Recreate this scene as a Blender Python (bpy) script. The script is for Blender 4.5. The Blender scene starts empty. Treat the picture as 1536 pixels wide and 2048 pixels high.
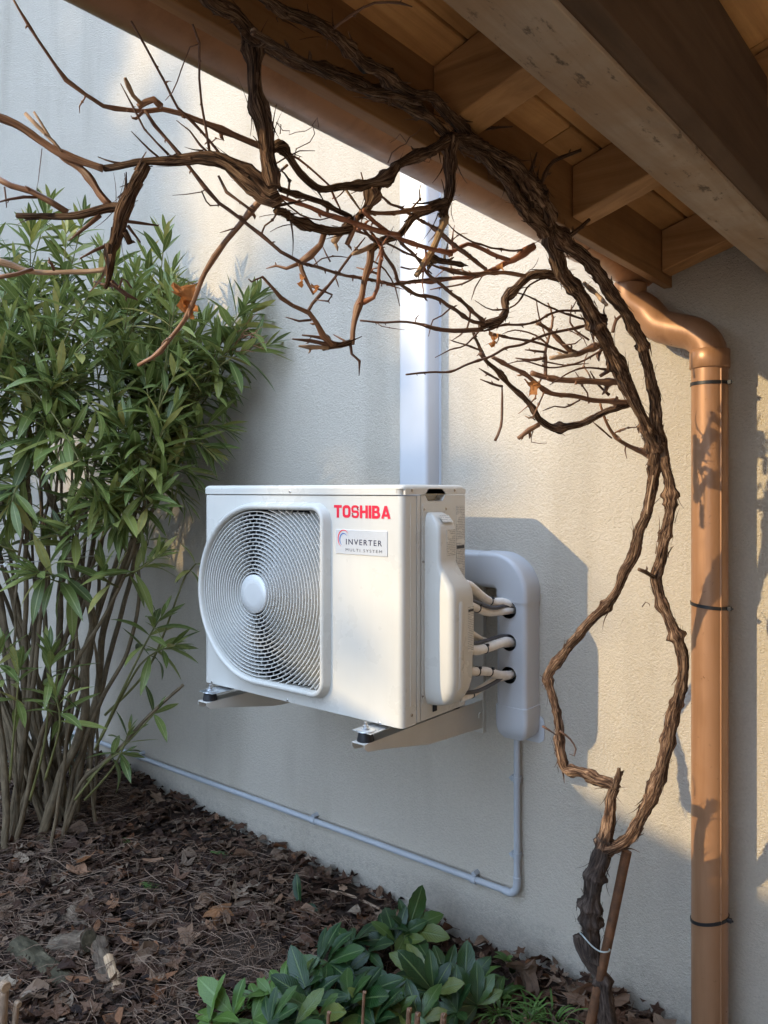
import bpy, bmesh, math, random
from mathutils import Vector, Matrix, noise as mnoise
from mathutils.geometry import tessellate_polygon
random.seed(7)
sc = bpy.context.scene
col = sc.collection
R_ = math.radians

# ------------------------------------------------------------------ camera
EYE = 1.42                      # eye height above the ground by the wall
TH = R_(39.0)                   # the camera looks 39 degrees left of the wall's normal
FPX = 1580.0                    # focal length in photo pixels (1536 wide)
HOR = 980.0                     # horizon row in the photo
cam_d = bpy.data.cameras.new('camera')
cam = bpy.data.objects.new('camera', cam_d); col.objects.link(cam)
cam_d.sensor_fit = 'HORIZONTAL'; cam_d.sensor_width = 36.0
cam_d.lens = 36.0 * FPX / 1536.0
cam_d.shift_y = -(1024.0 - HOR) / 1536.0
cam_d.clip_start = 0.02; cam_d.clip_end = 2000
cam.location = (0, 0, EYE)
cam.rotation_euler = (R_(90), 0, TH)
sc.camera = cam

# ------------------------------------------------------------------ light
SUN = Vector((0.57, 1.0, -0.46)).normalized()      # the way the sunlight travels
CLOUD = (14.0, 18.4, 25.5)
el = math.asin(-SUN.z)
w = bpy.data.worlds.new('World'); sc.world = w; w.use_nodes = True
nt = w.node_tree
bg = nt.nodes['Background']; sky = nt.nodes.new('ShaderNodeTexSky')
sky.sky_type = 'NISHITA'; sky.sun_disc = False
sky.sun_elevation = el
sky.sun_rotation = math.atan2(-SUN.x, -SUN.y)
sky.air_density = 1.0; sky.dust_density = 0.3; sky.ozone_density = 2.5
# broken cloud over the whole sky, mirrored by the white panels, overbright to lift the shade
def wn(t, **k):
    x = nt.nodes.new('ShaderNode' + t)
    for a, v in k.items(): setattr(x, a, v)
    return x
wt = wn('TexCoord'); wsep = wn('SeparateXYZ'); nt.links.new(wt.outputs['Generated'], wsep.inputs[0])
wz = wn('Math', operation='MAXIMUM'); nt.links.new(wsep.outputs[2], wz.inputs[0]); wz.inputs[1].default_value = 0.0
wa = wn('Math', operation='ADD'); nt.links.new(wz.outputs[0], wa.inputs[0]); wa.inputs[1].default_value = 0.22
wc = wn('CombineXYZ')
for k in (0, 1):
    wd_ = wn('Math', operation='DIVIDE'); nt.links.new(wsep.outputs[k], wd_.inputs[0]); nt.links.new(wa.outputs[0], wd_.inputs[1]); nt.links.new(wd_.outputs[0], wc.inputs[k])
wno = wn('TexNoise'); wno.inputs['Scale'].default_value = 1.5; wno.inputs['Detail'].default_value = 7; wno.inputs['Roughness'].default_value = 0.56; wno.inputs['Distortion'].default_value = 0.4
nt.links.new(wc.outputs[0], wno.inputs['Vector'])
wr = wn('ValToRGB'); wr.color_ramp.elements[0].position = 0.34; wr.color_ramp.elements[1].position = 0.66
nt.links.new(wno.outputs['Fac'], wr.inputs[0])
wm = wn('Mix'); wm.data_type = 'RGBA'; wm.inputs[7].default_value = (CLOUD[0], CLOUD[1], CLOUD[2], 1)
nt.links.new(wr.outputs[0], wm.inputs[0]); nt.links.new(sky.outputs[0], wm.inputs[6])
nt.links.new(wm.outputs[2], bg.inputs[0]); bg.inputs[1].default_value = 0.15
sl = bpy.data.lights.new('sun', 'SUN'); sl.energy = 2.3; sl.angle = R_(0.55); sl.color = (1.0, 0.775, 0.44)
so = bpy.data.objects.new('sun', sl); col.objects.link(so)
so.rotation_euler = SUN.to_track_quat('-Z', 'Y').to_euler(); so.location = (-6, -10, 8)
vs = sc.view_settings
vs.view_transform = 'Standard'; vs.look = 'None'; vs.gamma = 1.0; vs.exposure = 0.95
vs.use_curve_mapping = False

# ------------------------------------------------------------------ pixel -> place
CT, ST = math.cos(TH), math.sin(TH)
def P(px, py, z):
    """the point z metres along the optical axis behind photo pixel (px, py)"""
    t = (px - 768.0) / FPX
    return Vector((z * (-ST + t * CT), z * (CT + t * ST), EYE + (HOR - py) / FPX * z))
def PY(px, py, Y):
    t = (px - 768.0) / FPX
    return P(px, py, Y / (CT + t * ST))
def PG(px, py, zg=0.0):
    return P(px, py, (EYE - zg) * FPX / (py - HOR))
def proj(p):
    z = -p[0] * ST + p[1] * CT
    u = p[0] * CT + p[1] * ST
    if z < 0.05: return (-9999, -9999, z)
    return (768 + FPX * u / z, HOR - (p[2] - EYE) / z * FPX, z)

# ------------------------------------------------------------------ materials
MATS = {}
class NB:
    def __init__(s, name):
        s.m = bpy.data.materials.new(name); s.m.use_nodes = True
        s.t = s.m.node_tree; s.b = s.t.nodes['Principled BSDF']; s.o = s.t.nodes['Material Output']
        MATS[name] = s.m
    def n(s, typ, **k):
        x = s.t.nodes.new('ShaderNode' + typ)
        for a, v in k.items():
            if a.startswith('i_'):
                nm = a[2:]
                x.inputs[int(nm) if nm.isdigit() else nm.replace('_', ' ')].default_value = v
            else: setattr(x, a, v)
        return x
    def l(s, a, b): s.t.links.new(a, b)
    def coord(s, kind='Object', scale=(1, 1, 1)):
        tc = s.n('TexCoord'); mp = s.n('Mapping'); mp.inputs['Scale'].default_value = scale
        s.l(tc.outputs[kind], mp.inputs[0]); return mp.outputs[0]
    def noise(s, vec, scale, detail=4, rough=0.55, dist=0.0):
        x = s.n('TexNoise'); x.inputs['Scale'].default_value = scale; x.inputs['Detail'].default_value = detail
        x.inputs['Roughness'].default_value = rough; x.inputs['Distortion'].default_value = dist
        if vec: s.l(vec, x.inputs['Vector'])
        return x.outputs['Fac']
    def ramp(s, fac, stops):
        x = s.n('ValToRGB'); e = x.color_ramp.elements
        while len(e) < len(stops): e.new(0.5)
        for k, (p, c) in enumerate(stops):
            e[k].position = p; e[k].color = (*c, 1) if len(c) == 3 else c
        if fac is not None: s.l(fac, x.inputs[0])
        return x.outputs[0]
    def mix(s, fac, a, b, mode='MIX'):
        x = s.n('Mix'); x.data_type = 'RGBA'; x.blend_type = mode
        for sock, v in ((x.inputs[0], fac), (x.inputs[6], a), (x.inputs[7], b)):
            if hasattr(v, 'is_linked'): s.l(v, sock)
            elif isinstance(v, (int, float)): sock.default_value = v
            else: sock.default_value = (*v, 1)
        return x.outputs[2]
    def math(s, op, a, b=None):
        x = s.n('Math'); x.operation = op
        for k, v in enumerate((a, b)):
            if v is None: continue
            if hasattr(v, 'is_linked'): s.l(v, x.inputs[k])
            else: x.inputs[k].default_value = v
        return x.outputs[0]
    def bump(s, h, strength=0.3, dist=0.002, prev=None):
        x = s.n('Bump'); x.inputs['Strength'].default_value = strength; x.inputs['Distance'].default_value = dist
        s.l(h, x.inputs['Height'])
        if prev is not None: s.l(prev, x.inputs['Normal'])
        s.l(x.outputs[0], s.b.inputs['Normal']); return x.outputs[0]
    def set(s, color=None, rough=None, metal=None, spec=None, **k):
        for nm, v in (('Base Color', color), ('Roughness', rough), ('Metallic', metal), ('Specular IOR Level', spec)):
            if v is None: continue
            if hasattr(v, 'is_linked'): s.l(v, s.b.inputs[nm])
            else: s.b.inputs[nm].default_value = (*v, 1) if isinstance(v, tuple) else v
        return s

def flat(name, color, rough=0.5, metal=0.0, spec=0.5, var=0.06, nscale=14.0, bump=0.0, bscale=300, bdist=0.0006):
    b = NB(name); v = b.coord()
    n = b.noise(v, nscale, 5)
    lo = tuple(max(0, c * (1 - var)) for c in color); hi = tuple(min(1, c * (1 + var)) for c in color)
    b.set(b.ramp(n, [(0.3, lo), (0.7, hi)]), None, metal, spec)
    b.l(b.math('ADD', b.math('MULTIPLY', b.noise(v, nscale * 3, 3), 0.14), rough - 0.07), b.b.inputs['Roughness'])
    if bump: b.bump(b.noise(v, bscale, 3), bump, bdist)
    return b.m

# stucco
b = NB('stucco'); v = b.coord()
g1 = b.noise(v, 185, 5, 0.6); g2 = b.noise(v, 400, 3, 0.6); g3 = b.noise(v, 2.2, 5)
base = b.ramp(b.noise(v, 1.1, 6, 0.6), [(0.3, (0.565, 0.50, 0.41)), (0.7, (0.63, 0.565, 0.47))])
base = b.mix(0.5, base, b.ramp(g1, [(0.3, (0.50, 0.44, 0.36)), (0.75, (0.66, 0.595, 0.495))]))
# splash dirt along the foot of the wall: mottled with its own ragged outline
sep = b.n('SeparateXYZ'); b.l(v, sep.inputs[0])
hgt = b.math('SUBTRACT', 1.0, b.math('MULTIPLY', sep.outputs[2], 3.4))
dirt = b.math('MULTIPLY', b.ramp(b.math('ADD', hgt, b.math('MULTIPLY', g3, 0.9)), [(0.95, (0, 0, 0)), (1.75, (1, 1, 1))]),
              b.ramp(b.noise(v, 75, 4, 0.75), [(0.44, (0, 0, 0)), (0.62, (1, 1, 1))]))
base = b.mix(b.math('MULTIPLY', dirt, 0.17), base, (0.085, 0.075, 0.055))
stain = b.ramp(b.noise(b.coord(scale=(3.2, 1, 0.5)), 1.6, 5), [(0.52, (1, 1, 1)), (0.75, (0.86, 0.85, 0.83))])
base = b.mix(1.0, base, stain, 'MULTIPLY')
b.set(base, 0.92, 0, 0.2)
hh = b.math('ADD', g1, b.math('MULTIPLY', g2, 0.6))
b.bump(hh, 0.95, 0.0065)

# timber
def timber(name, dark, mid, light, axis='Y', rough=0.65, bump=0.5):
    b = NB(name)
    scl = {'Y': (22, 1.3, 22), 'X': (1.3, 22, 22)}[axis]
    v = b.coord('Object', scl); v0 = b.coord()
    info = b.n('ObjectInfo')
    ad = b.n('VectorMath'); ad.operation = 'ADD'; b.l(v, ad.inputs[0])
    cmb = b.n('CombineXYZ'); r = b.math('MULTIPLY', info.outputs['Random'], 40.0)
    b.l(r, cmb.inputs[0]); b.l(r, cmb.inputs[1]); b.l(cmb.outputs[0], ad.inputs[1])
    g = b.noise(ad.outputs[0], 1.6, 7, 0.62, 0.7)
    c = b.ramp(g, [(0.25, dark), (0.5, mid), (0.75, light)])
    blot = b.ramp(b.noise(v0, 6, 5, 0.6), [(0.35, (0.7, 0.68, 0.66)), (0.65, (1, 1, 1))])
    c = b.mix(0.8, c, blot, 'MULTIPLY')
    hv = b.n('HueSaturation'); b.l(c, hv.inputs['Color'])
    b.l(b.math('ADD', b.math('MULTIPLY', info.outputs['Random'], 0.5), 0.75), hv.inputs['Value'])
    b.set(hv.outputs[0], rough, 0, 0.35)
    b.bump(g, bump, 0.002)
    return b
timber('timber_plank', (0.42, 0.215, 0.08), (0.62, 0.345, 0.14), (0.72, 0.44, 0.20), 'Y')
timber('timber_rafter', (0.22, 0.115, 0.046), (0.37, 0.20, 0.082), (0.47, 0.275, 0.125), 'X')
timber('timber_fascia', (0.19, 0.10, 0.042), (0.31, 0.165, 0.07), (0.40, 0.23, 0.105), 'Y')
timber('timber_shaded', (0.07, 0.042, 0.026), (0.12, 0.074, 0.046), (0.17, 0.11, 0.07), 'Y')
# weathered beam, greyed underside with flaking dark marks
b = NB('timber_beam'); v = b.coord(scale=(18, 1.4, 18)); v0 = b.coord()
g = b.noise(v, 1.5, 7, 0.62, 0.6)
c = b.ramp(g, [(0.25, (0.22, 0.16, 0.115)), (0.5, (0.36, 0.285, 0.215)), (0.75, (0.47, 0.385, 0.30))])
pt = b.ramp(b.noise(v0, 5, 5, 0.65), [(0.42, (0, 0, 0)), (0.62, (1, 1, 1))])
c = b.mix(b.math('MULTIPLY', pt, 0.55), c, (0.30, 0.185, 0.095))
mk = b.ramp(b.noise(b.coord(scale=(26, 9, 26)), 1.9, 6, 0.72), [(0.585, (0, 0, 0)), (0.66, (1, 1, 1))])
c = b.mix(b.math('MULTIPLY', mk, 0.8), c, (0.075, 0.055, 0.04))
b.set(c, 0.75, 0, 0.25); b.bump(b.math('ADD', g, b.math('MULTIPLY', mk, -0.6)), 0.5, 0.002)

# copper-brown rainwater goods
b = NB('copper_brown'); v = b.coord()
c = b.ramp(b.noise(b.coord(scale=(1, 1, 0.25)), 7, 6, 0.6), [(0.3, (0.345, 0.178, 0.092)), (0.7, (0.41, 0.218, 0.115))])
sp = b.ramp(b.noise(v, 60, 3, 0.5), [(0.70, (0, 0, 0)), (0.74, (1, 1, 1))])
c = b.mix(b.math('MULTIPLY', sp, 0.5), c, (0.22, 0.12, 0.06))
drip = b.ramp(b.noise(b.coord(scale=(14, 14, 0.8)), 1.6, 5, 0.65), [(0.46, (1, 1, 1)), (0.78, (0.66, 0.62, 0.58))])
c = b.mix(1.0, c, drip, 'MULTIPLY')
b.set(c, 0.36, 0.25, 0.5)
b.l(b.ramp(b.noise(v, 22, 5, 0.6), [(0.3, (0.27,) * 3), (0.75, (0.50,) * 3)]), b.b.inputs['Roughness'])

b = NB('white_paint'); v = b.coord()
c = b.ramp(b.noise(v, 3.0, 5), [(0.3, (0.59, 0.565, 0.505)), (0.7, (0.635, 0.61, 0.55))])
c = b.mix(b.math('MULTIPLY', b.ramp(b.noise(b.coord(scale=(20, 20, 1.5)), 1.5, 5, 0.65), [(0.5, (0, 0, 0)), (0.85, (1, 1, 1))]), 0.25), c, (0.50, 0.47, 0.42))
b.set(c, 0.30, 0, 0.5)
b.l(b.ramp(b.noise(v, 9, 5, 0.6), [(0.3, (0.24,) * 3), (0.75, (0.40,) * 3)]), b.b.inputs['Roughness'])
b.bump(b.noise(v, 700, 2), 0.05, 0.0003)
flat('grille_plastic', (0.67, 0.65, 0.60), 0.42, 0, 0.5, 0.05, 8)
flat('hub_steel', (0.70, 0.69, 0.655), 0.38, 0.15, 0.5, 0.04, 8)
flat('cavity_black', (0.012, 0.012, 0.014), 0.7, 0, 0.3)
flat('fan_black', (0.03, 0.03, 0.034), 0.45, 0, 0.4)
flat('badge_silver', (0.70, 0.71, 0.72), 0.25, 0.35, 0.5, 0.03, 8)
flat('print_red', (0.72, 0.012, 0.045), 0.35, 0, 0.5, 0.03)
flat('print_blue', (0.06, 0.15, 0.40), 0.4, 0, 0.5, 0.03)
flat('print_navy', (0.03, 0.03, 0.06), 0.4, 0, 0.5, 0.03)
flat('print_black', (0.03, 0.03, 0.03), 0.5, 0, 0.4, 0.03)
flat('screw_steel', (0.52, 0.51, 0.49), 0.25, 1.0, 0.5, 0.08, 60)
flat('galvanised', (0.60, 0.63, 0.66), 0.32, 0.9, 0.5, 0.18, 60)
flat('rubber', (0.014, 0.014, 0.017), 0.5, 0, 0.4, 0.2, 40)
flat('bracket_cream', (0.62, 0.58, 0.51), 0.42, 0, 0.5, 0.05, 10)
flat('trunking_white', (0.52, 0.53, 0.55), 0.36, 0, 0.5, 0.03, 6)
flat('lagging_white', (0.82, 0.77, 0.70), 0.75, 0, 0.3, 0.08, 40, 0.6, 90, 0.002)
flat('cable_grey', (0.075, 0.075, 0.085), 0.5, 0, 0.5, 0.1, 30)
flat('tie_black', (0.014, 0.014, 0.016), 0.4, 0, 0.5, 0.1, 30)
flat('pipe_grey', (0.40, 0.42, 0.445), 0.4, 0, 0.5, 0.06, 12)
flat('paving', (0.60, 0.50, 0.39), 0.8, 0, 0.3, 0.18, 4, 0.4, 60)
flat('roof_tile', (0.30, 0.14, 0.085), 0.8, 0, 0.3, 0.25, 9)
flat('wire_pale', (0.42, 0.47, 0.45), 0.5, 0.2, 0.5, 0.15, 60)
flat('string_pale', (0.55, 0.53, 0.47), 0.8, 0, 0.3, 0.15, 60)
b = NB('label_print'); v = b.coord()
sep = b.n('SeparateXYZ'); b.l(v, sep.inputs[0])
row = b.math('GREATER_THAN', b.math('FRACT', b.math('MULTIPLY', sep.outputs[2], 210.0)), 0.42)
ch = b.math('GREATER_THAN', b.noise(b.coord(scale=(1, 380, 210)), 1.0, 2, 0.6), 0.43)
blk = b.math('GREATER_THAN', b.noise(b.coord(scale=(1, 14, 42)), 1.0, 2, 0.5), 0.40)
ink = b.math('MULTIPLY', b.math('MULTIPLY', row, ch), blk)
b.set(b.mix(b.math('MULTIPLY', ink, 0.55), (0.66, 0.63, 0.56), (0.10, 0.095, 0.09)), 0.4, 0, 0.5)

b = NB('rust_steel'); v = b.coord()
c = b.ramp(b.noise(v, 30, 6, 0.65), [(0.3, (0.065, 0.035, 0.022)), (0.5, (0.13, 0.062, 0.03)), (0.72, (0.22, 0.10, 0.05))])
b.set(c, 0.8, 0.1, 0.3); b.bump(b.noise(v, 120, 4), 0.6, 0.0015)

# bark, with u round the stem and v along it in metres
def bark(name, dark, mid, light, su=11, sv=7, strength=0.9, dist=0.003, rough=0.85, spec=0.25, st=(0.28, 0.5, 0.72)):
    b = NB(name); v = b.coord('UV', (su, sv, 1)); v0 = b.coord()
    g = b.noise(v, 1.6, 7, 0.66, 0.8)
    c = b.ramp(g, [(st[0], dark), (st[1], mid), (st[2], light)])
    pat = b.ramp(b.noise(v0, 22, 4, 0.6), [(0.35, (0.62, 0.60, 0.58)), (0.7, (1.12, 1.05, 1.0))])
    c = b.mix(0.9, c, pat, 'MULTIPLY')
    b.set(c, rough, 0, spec); b.bump(g, strength, dist); return b
bark('bark_old', (0.018, 0.011, 0.008), (0.155, 0.088, 0.056), (0.52, 0.365, 0.245), 15, 16, 1.0, 0.008, .85, .25, (.38, .5, .66))
bark('bark_base', (0.015, 0.011, 0.009), (0.085, 0.062, 0.05), (0.21, 0.165, 0.135), 15, 16, 1.0, 0.008)
bark('bark_cane', (0.10, 0.048, 0.028), (0.27, 0.145, 0.085), (0.46, 0.29, 0.185), 6, 9, 0.4, 0.0012, 0.5, 0.4)
bark('bark_cane_pale', (0.24, 0.155, 0.095), (0.44, 0.31, 0.21), (0.60, 0.47, 0.35), 6, 9, 0.4, 0.0012, 0.6, 0.35)
bark('bark_red', (0.15, 0.055, 0.03), (0.36, 0.15, 0.085), (0.54, 0.29, 0.175), 6, 9, 0.4, 0.0012, 0.5, 0.4)
bark('bark_twig', (0.07, 0.037, 0.027), (0.16, 0.088, 0.06), (0.27, 0.16, 0.11), 5, 14, 0.4, 0.0008, 0.6, 0.35)
bark('split_wood', (0.30, 0.18, 0.10), (0.52, 0.36, 0.22), (0.68, 0.52, 0.35), 16, 4, 0.6, 0.002, 0.7)
bark('stem_oleander', (0.085, 0.062, 0.036), (0.165, 0.125, 0.075), (0.26, 0.205, 0.13), 5, 9, 0.5, 0.002, 0.75)
bark('shoot_oleander', (0.10, 0.11, 0.035), (0.17, 0.17, 0.06), (0.25, 0.21, 0.09), 5, 12, 0.2, 0.001, 0.5)
bark('stump_bark', (0.05, 0.036, 0.026), (0.15, 0.112, 0.08), (0.30, 0.24, 0.175), 12, 8, 1.0, 0.008)
bark('stump_moss', (0.03, 0.026, 0.016), (0.075, 0.066, 0.04), (0.15, 0.13, 0.085), 6, 12, 0.9, 0.005)
bark('trunk_far', (0.06, 0.045, 0.03), (0.13, 0.10, 0.07), (0.2, 0.16, 0.12), 8, 4, 0.8, 0.01)

# leaves: 'rnd' varies leaf to leaf (attribute in joined meshes, object random on single leaves)
def leafmat(name, stops, rough=0.4, spec=0.45, trans=0.25, rib=None, rib_w=0.06, vein=0.25):
    b = NB(name)
    at = b.n('Attribute'); at.attribute_name = 'rnd'; info = b.n('ObjectInfo')
    fac = b.math('FRACT', b.math('ADD', at.outputs['Fac'], b.math('MULTIPLY', info.outputs['Random'], 0.999)))
    c = b.ramp(fac, stops)
    v = b.coord('UV'); n = b.noise(b.coord(), 60, 4, 0.6)
    c = b.mix(0.75, c, b.ramp(n, [(0.3, (0.68, 0.68, 0.66)), (0.7, (1.15, 1.12, 1.08))]), 'MULTIPLY')
    if rib:
        sep = b.n('SeparateXYZ'); b.l(v, sep.inputs[0])
        d = b.math('ABSOLUTE', b.math('SUBTRACT', sep.outputs[0], 0.5))
        m = b.ramp(d, [(rib_w * 0.5, (1, 1, 1)), (rib_w, (0, 0, 0))])
        c = b.mix(b.math('MULTIPLY', m, 0.75), c, rib)
        vn = b.math('SINE', b.math('MULTIPLY', b.math('SUBTRACT', sep.outputs[1], b.math('MULTIPLY', d, 0.5)), 90.0))
        b.bump(b.math('ADD', b.math('MULTIPLY', vn, 0.25), m), vein, 0.0015)
    else:
        b.bump(n, 0.5, 0.002)
    b.set(c, rough, 0, spec)
    if trans:
        tr = b.n('BsdfTranslucent'); b.l(c, tr.inputs[0])
        mx = b.n('MixShader'); mx.inputs[0].default_value = trans
        b.l(b.b.outputs[0], mx.inputs[1]); b.l(tr.outputs[0], mx.inputs[2]); b.l(mx.outputs[0], b.o.inputs[0])
    return b.m
leafmat('leaf_oleander', [(0.0, (0.088, 0.125, 0.036)), (0.3, (0.145, 0.190, 0.050)), (0.65, (0.205, 0.250, 0.066)), (0.9, (0.29, 0.31, 0.085)), (1.0, (0.42, 0.36, 0.12))],
        0.38, 0.45, 0.32, (0.32, 0.34, 0.14), 0.07, 0.2)
leafmat('leaf_hellebore', [(0.0, (0.012, 0.036, 0.011)), (0.4, (0.020, 0.054, 0.015)), (0.72, (0.034, 0.078, 0.019)), (0.9, (0.070, 0.125, 0.026)), (1.0, (0.16, 0.17, 0.04))],
        0.30, 0.42, 0.12, (0.12, 0.17, 0.06), 0.05, 0.4)
leafmat('leaf_bright', [(0.0, (0.055, 0.115, 0.022)), (1.0, (0.12, 0.21, 0.04))], 0.4, 0.45, 0.2, (0.2, 0.3, 0.1), 0.06, 0.3)
leafmat('leaf_blue', [(0.0, (0.06, 0.11, 0.085)), (1.0, (0.11, 0.17, 0.13))], 0.5, 0.4, 0.2, (0.18, 0.24, 0.18), 0.06, 0.3)
leafmat('grass', [(0.0, (0.07, 0.15, 0.03)), (1.0, (0.14, 0.25, 0.06))], 0.4, 0.4, 0.2)
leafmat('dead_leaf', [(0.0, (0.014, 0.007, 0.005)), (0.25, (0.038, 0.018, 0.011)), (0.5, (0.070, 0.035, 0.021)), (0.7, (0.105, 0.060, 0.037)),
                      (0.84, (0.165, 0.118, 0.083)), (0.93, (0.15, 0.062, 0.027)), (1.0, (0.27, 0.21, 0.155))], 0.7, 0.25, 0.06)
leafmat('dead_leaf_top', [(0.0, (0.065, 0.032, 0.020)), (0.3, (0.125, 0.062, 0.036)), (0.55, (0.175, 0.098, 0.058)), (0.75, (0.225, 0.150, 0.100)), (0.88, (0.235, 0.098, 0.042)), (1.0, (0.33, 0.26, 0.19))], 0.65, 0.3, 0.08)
leafmat('dead_orange', [(0.0, (0.42, 0.165, 0.05)), (1.0, (0.55, 0.25, 0.09))], 0.6, 0.3, 0.3)
leafmat('dead_rust', [(0.0, (0.20, 0.085, 0.035)), (1.0, (0.26, 0.12, 0.05))], 0.65, 0.3, 0.1)
leafmat('needle', [(0.0, (0.075, 0.042, 0.027)), (0.5, (0.15, 0.092, 0.06)), (1.0, (0.26, 0.175, 0.12))], 0.6, 0.3, 0.0)
leafmat('leaf_far', [(0.0, (0.035, 0.065, 0.02)), (1.0, (0.09, 0.13, 0.045))], 0.5, 0.4, 0.2)
b = NB('soil'); v = b.coord()
c = b.ramp(b.noise(v, 9, 7, 0.7), [(0.3, (0.035, 0.024, 0.018)), (0.5, (0.07, 0.047, 0.034)), (0.72, (0.125, 0.088, 0.064))])
b.set(c, 0.9, 0, 0.2); b.bump(b.noise(v, 45, 6, 0.7), 1.0, 0.02)

# ------------------------------------------------------------------ mesh building
class MB:
    def __init__(s): s.v = []; s.f = []; s.uv = []; s.rnd = []; s.cr = 0.0
    def add(s, vs, fs, uvs=None):
        o = len(s.v); s.v += [tuple(p) for p in vs]
        for k, f in enumerate(fs):
            s.f.append([i + o for i in f]); s.uv.append(uvs[k] if uvs else [(0.0, 0.0)] * len(f)); s.rnd.append(s.cr)
        return s
    def box(s, x0, x1, y0, y1, z0, z1):
        return s.add([(x0, y0, z0), (x1, y0, z0), (x1, y1, z0), (x0, y1, z0), (x0, y0, z1), (x1, y0, z1), (x1, y1, z1), (x0, y1, z1)],
                     [(0, 3, 2, 1), (4, 5, 6, 7), (0, 1, 5, 4), (1, 2, 6, 5), (2, 3, 7, 6), (3, 0, 4, 7)])
    def prism(s, poly, fn, a, c):
        """poly: 2-D outline, fn(p, q, t) -> place; extruded from t=a to t=c"""
        n = len(poly)
        vs = [fn(p, q, a) for p, q in poly] + [fn(p, q, c) for p, q in poly]
        tri = tessellate_polygon([[Vector((p, q, 0)) for p, q in poly]])
        fs = [tuple(t) for t in tri] + [tuple(i + n for i in reversed(t)) for t in tri]
        fs += [(i, (i + 1) % n, n + (i + 1) % n, n + i) for i in range(n)]
        return s.add(vs, fs)
    def plate(s, outer, holes, fn, a, c):
        loops = [outer] + holes
        tri = tessellate_polygon([[Vector((p, q, 0)) for p, q in lp] for lp in loops])
        flatp = [p for lp in loops for p in lp]; n = len(flatp)
        vs = [fn(p, q, a) for p, q in flatp] + [fn(p, q, c) for p, q in flatp]
        fs = [tuple(t) for t in tri] + [tuple(i + n for i in reversed(t)) for t in tri]
        o = 0
        for lp in loops:
            k = len(lp)
            fs += [(o + i, o + (i + 1) % k, n + o + (i + 1) % k, n + o + i) for i in range(k)]; o += k
        return s.add(vs, fs)
    def loft(s, loops, cap0=False, cap1=False, closed=True):
        n = len(loops[0]); vs = [p for lp in loops for p in lp]; fs = []
        for i in range(len(loops) - 1):
            for j in range(n if closed else n - 1):
                k = (j + 1) % n
                fs.append((i * n + j, i * n + k, (i + 1) * n + k, (i + 1) * n + j))
        if cap0: fs.append(tuple(reversed(range(n))))
        if cap1: fs.append(tuple((len(loops) - 1) * n + j for j in range(n)))
        return s.add(vs, fs)
    def tube(s, pts, rad, n=8, cap=True, ridge=0.0, seed=0, twist=0.0, flatten=None, lump=0.0):
        pts = [Vector(p) for p in pts]; m = len(pts)
        rr = rad if hasattr(rad, '__len__') else [rad] * m
        rng = random.Random(seed)
        prof = None
        if ridge: prof = [[rng.uniform(-1, 1) for _ in range(n)] for _ in range(40)]
        T = []
        for i in range(m):
            t = pts[min(i + 1, m - 1)] - pts[max(i - 1, 0)]
            T.append(t.normalized() if t.length > 1e-9 else (T[-1] if T else Vector((0, 0, 1))))
        a = Vector((0, 0, 1)) if abs(T[0].z) < 0.9 else Vector((1, 0, 0))
        u = T[0].cross(a).normalized(); L = 0.0; loops = []; Ls = []
        for i in range(m):
            if i: L += (pts[i] - pts[i - 1]).length
            u = (u - T[i] * u.dot(T[i])).normalized(); w_ = T[i].cross(u)
            lp = []
            for j in range(n):
                an = 2 * math.pi * j / n + twist * L
                r = rr[i]
                if prof:
                    q = L / 0.085; k = int(q) % 39; fr = q - int(q)
                    r *= 1 + ridge * (prof[k][j] * (1 - fr) + prof[k + 1][j] * fr)
                if lump:
                    q3 = pts[i] + (u * math.cos(an) + w_ * math.sin(an)) * rr[i]
                    r *= 1 + lump * (mnoise.noise(q3 * 42) + .7 * mnoise.noise(q3 * 105) + .55 * mnoise.noise(q3 * 260))
                lp.append(pts[i] + u * (math.cos(an) * r) + w_ * (math.sin(an) * r * (flatten or 1.0)))
            loops.append(lp); Ls.append(L)
        vs = [p for lp in loops for p in lp]; fs = []; uv = []
        for i in range(m - 1):
            for j in range(n):
                k = (j + 1) % n
                fs.append((i * n + j, i * n + k, (i + 1) * n + k, (i + 1) * n + j))
                uv.append([(j / n, Ls[i]), ((j + 1) / n, Ls[i]), ((j + 1) / n, Ls[i + 1]), (j / n, Ls[i + 1])])
        if cap:
            fs.append(tuple(reversed(range(n)))); uv.append([(0.3 + 0.02 * j, 0.0) for j in range(n)])
            fs.append(tuple((m - 1) * n + j for j in range(n))); uv.append([(0.3 + 0.02 * j, L) for j in range(n)])
        return s.add(vs, fs, uv)
    def disc_cyl(s, c, axis, r0, r1, h, n=16):
        c = Vector(c); ax = Vector(axis).normalized()
        return s.tube([c, c + ax * h], [r0, r1], n)
    def mesh(s, name, smooth=False):
        me = bpy.data.meshes.new(name); me.from_pydata(s.v, [], s.f); 
        uvl = me.uv_layers.new(name='UVMap')
        flatuv = [c for f in s.uv for p in f for c in p]
        uvl.data.foreach_set('uv', flatuv)
        if any(s.rnd):
            at = me.attributes.new('rnd', 'FLOAT', 'FACE'); at.data.foreach_set('value', s.rnd)
        if smooth: me.polygons.foreach_set('use_smooth', [True] * len(me.polygons))
        me.update(); return me

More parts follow.
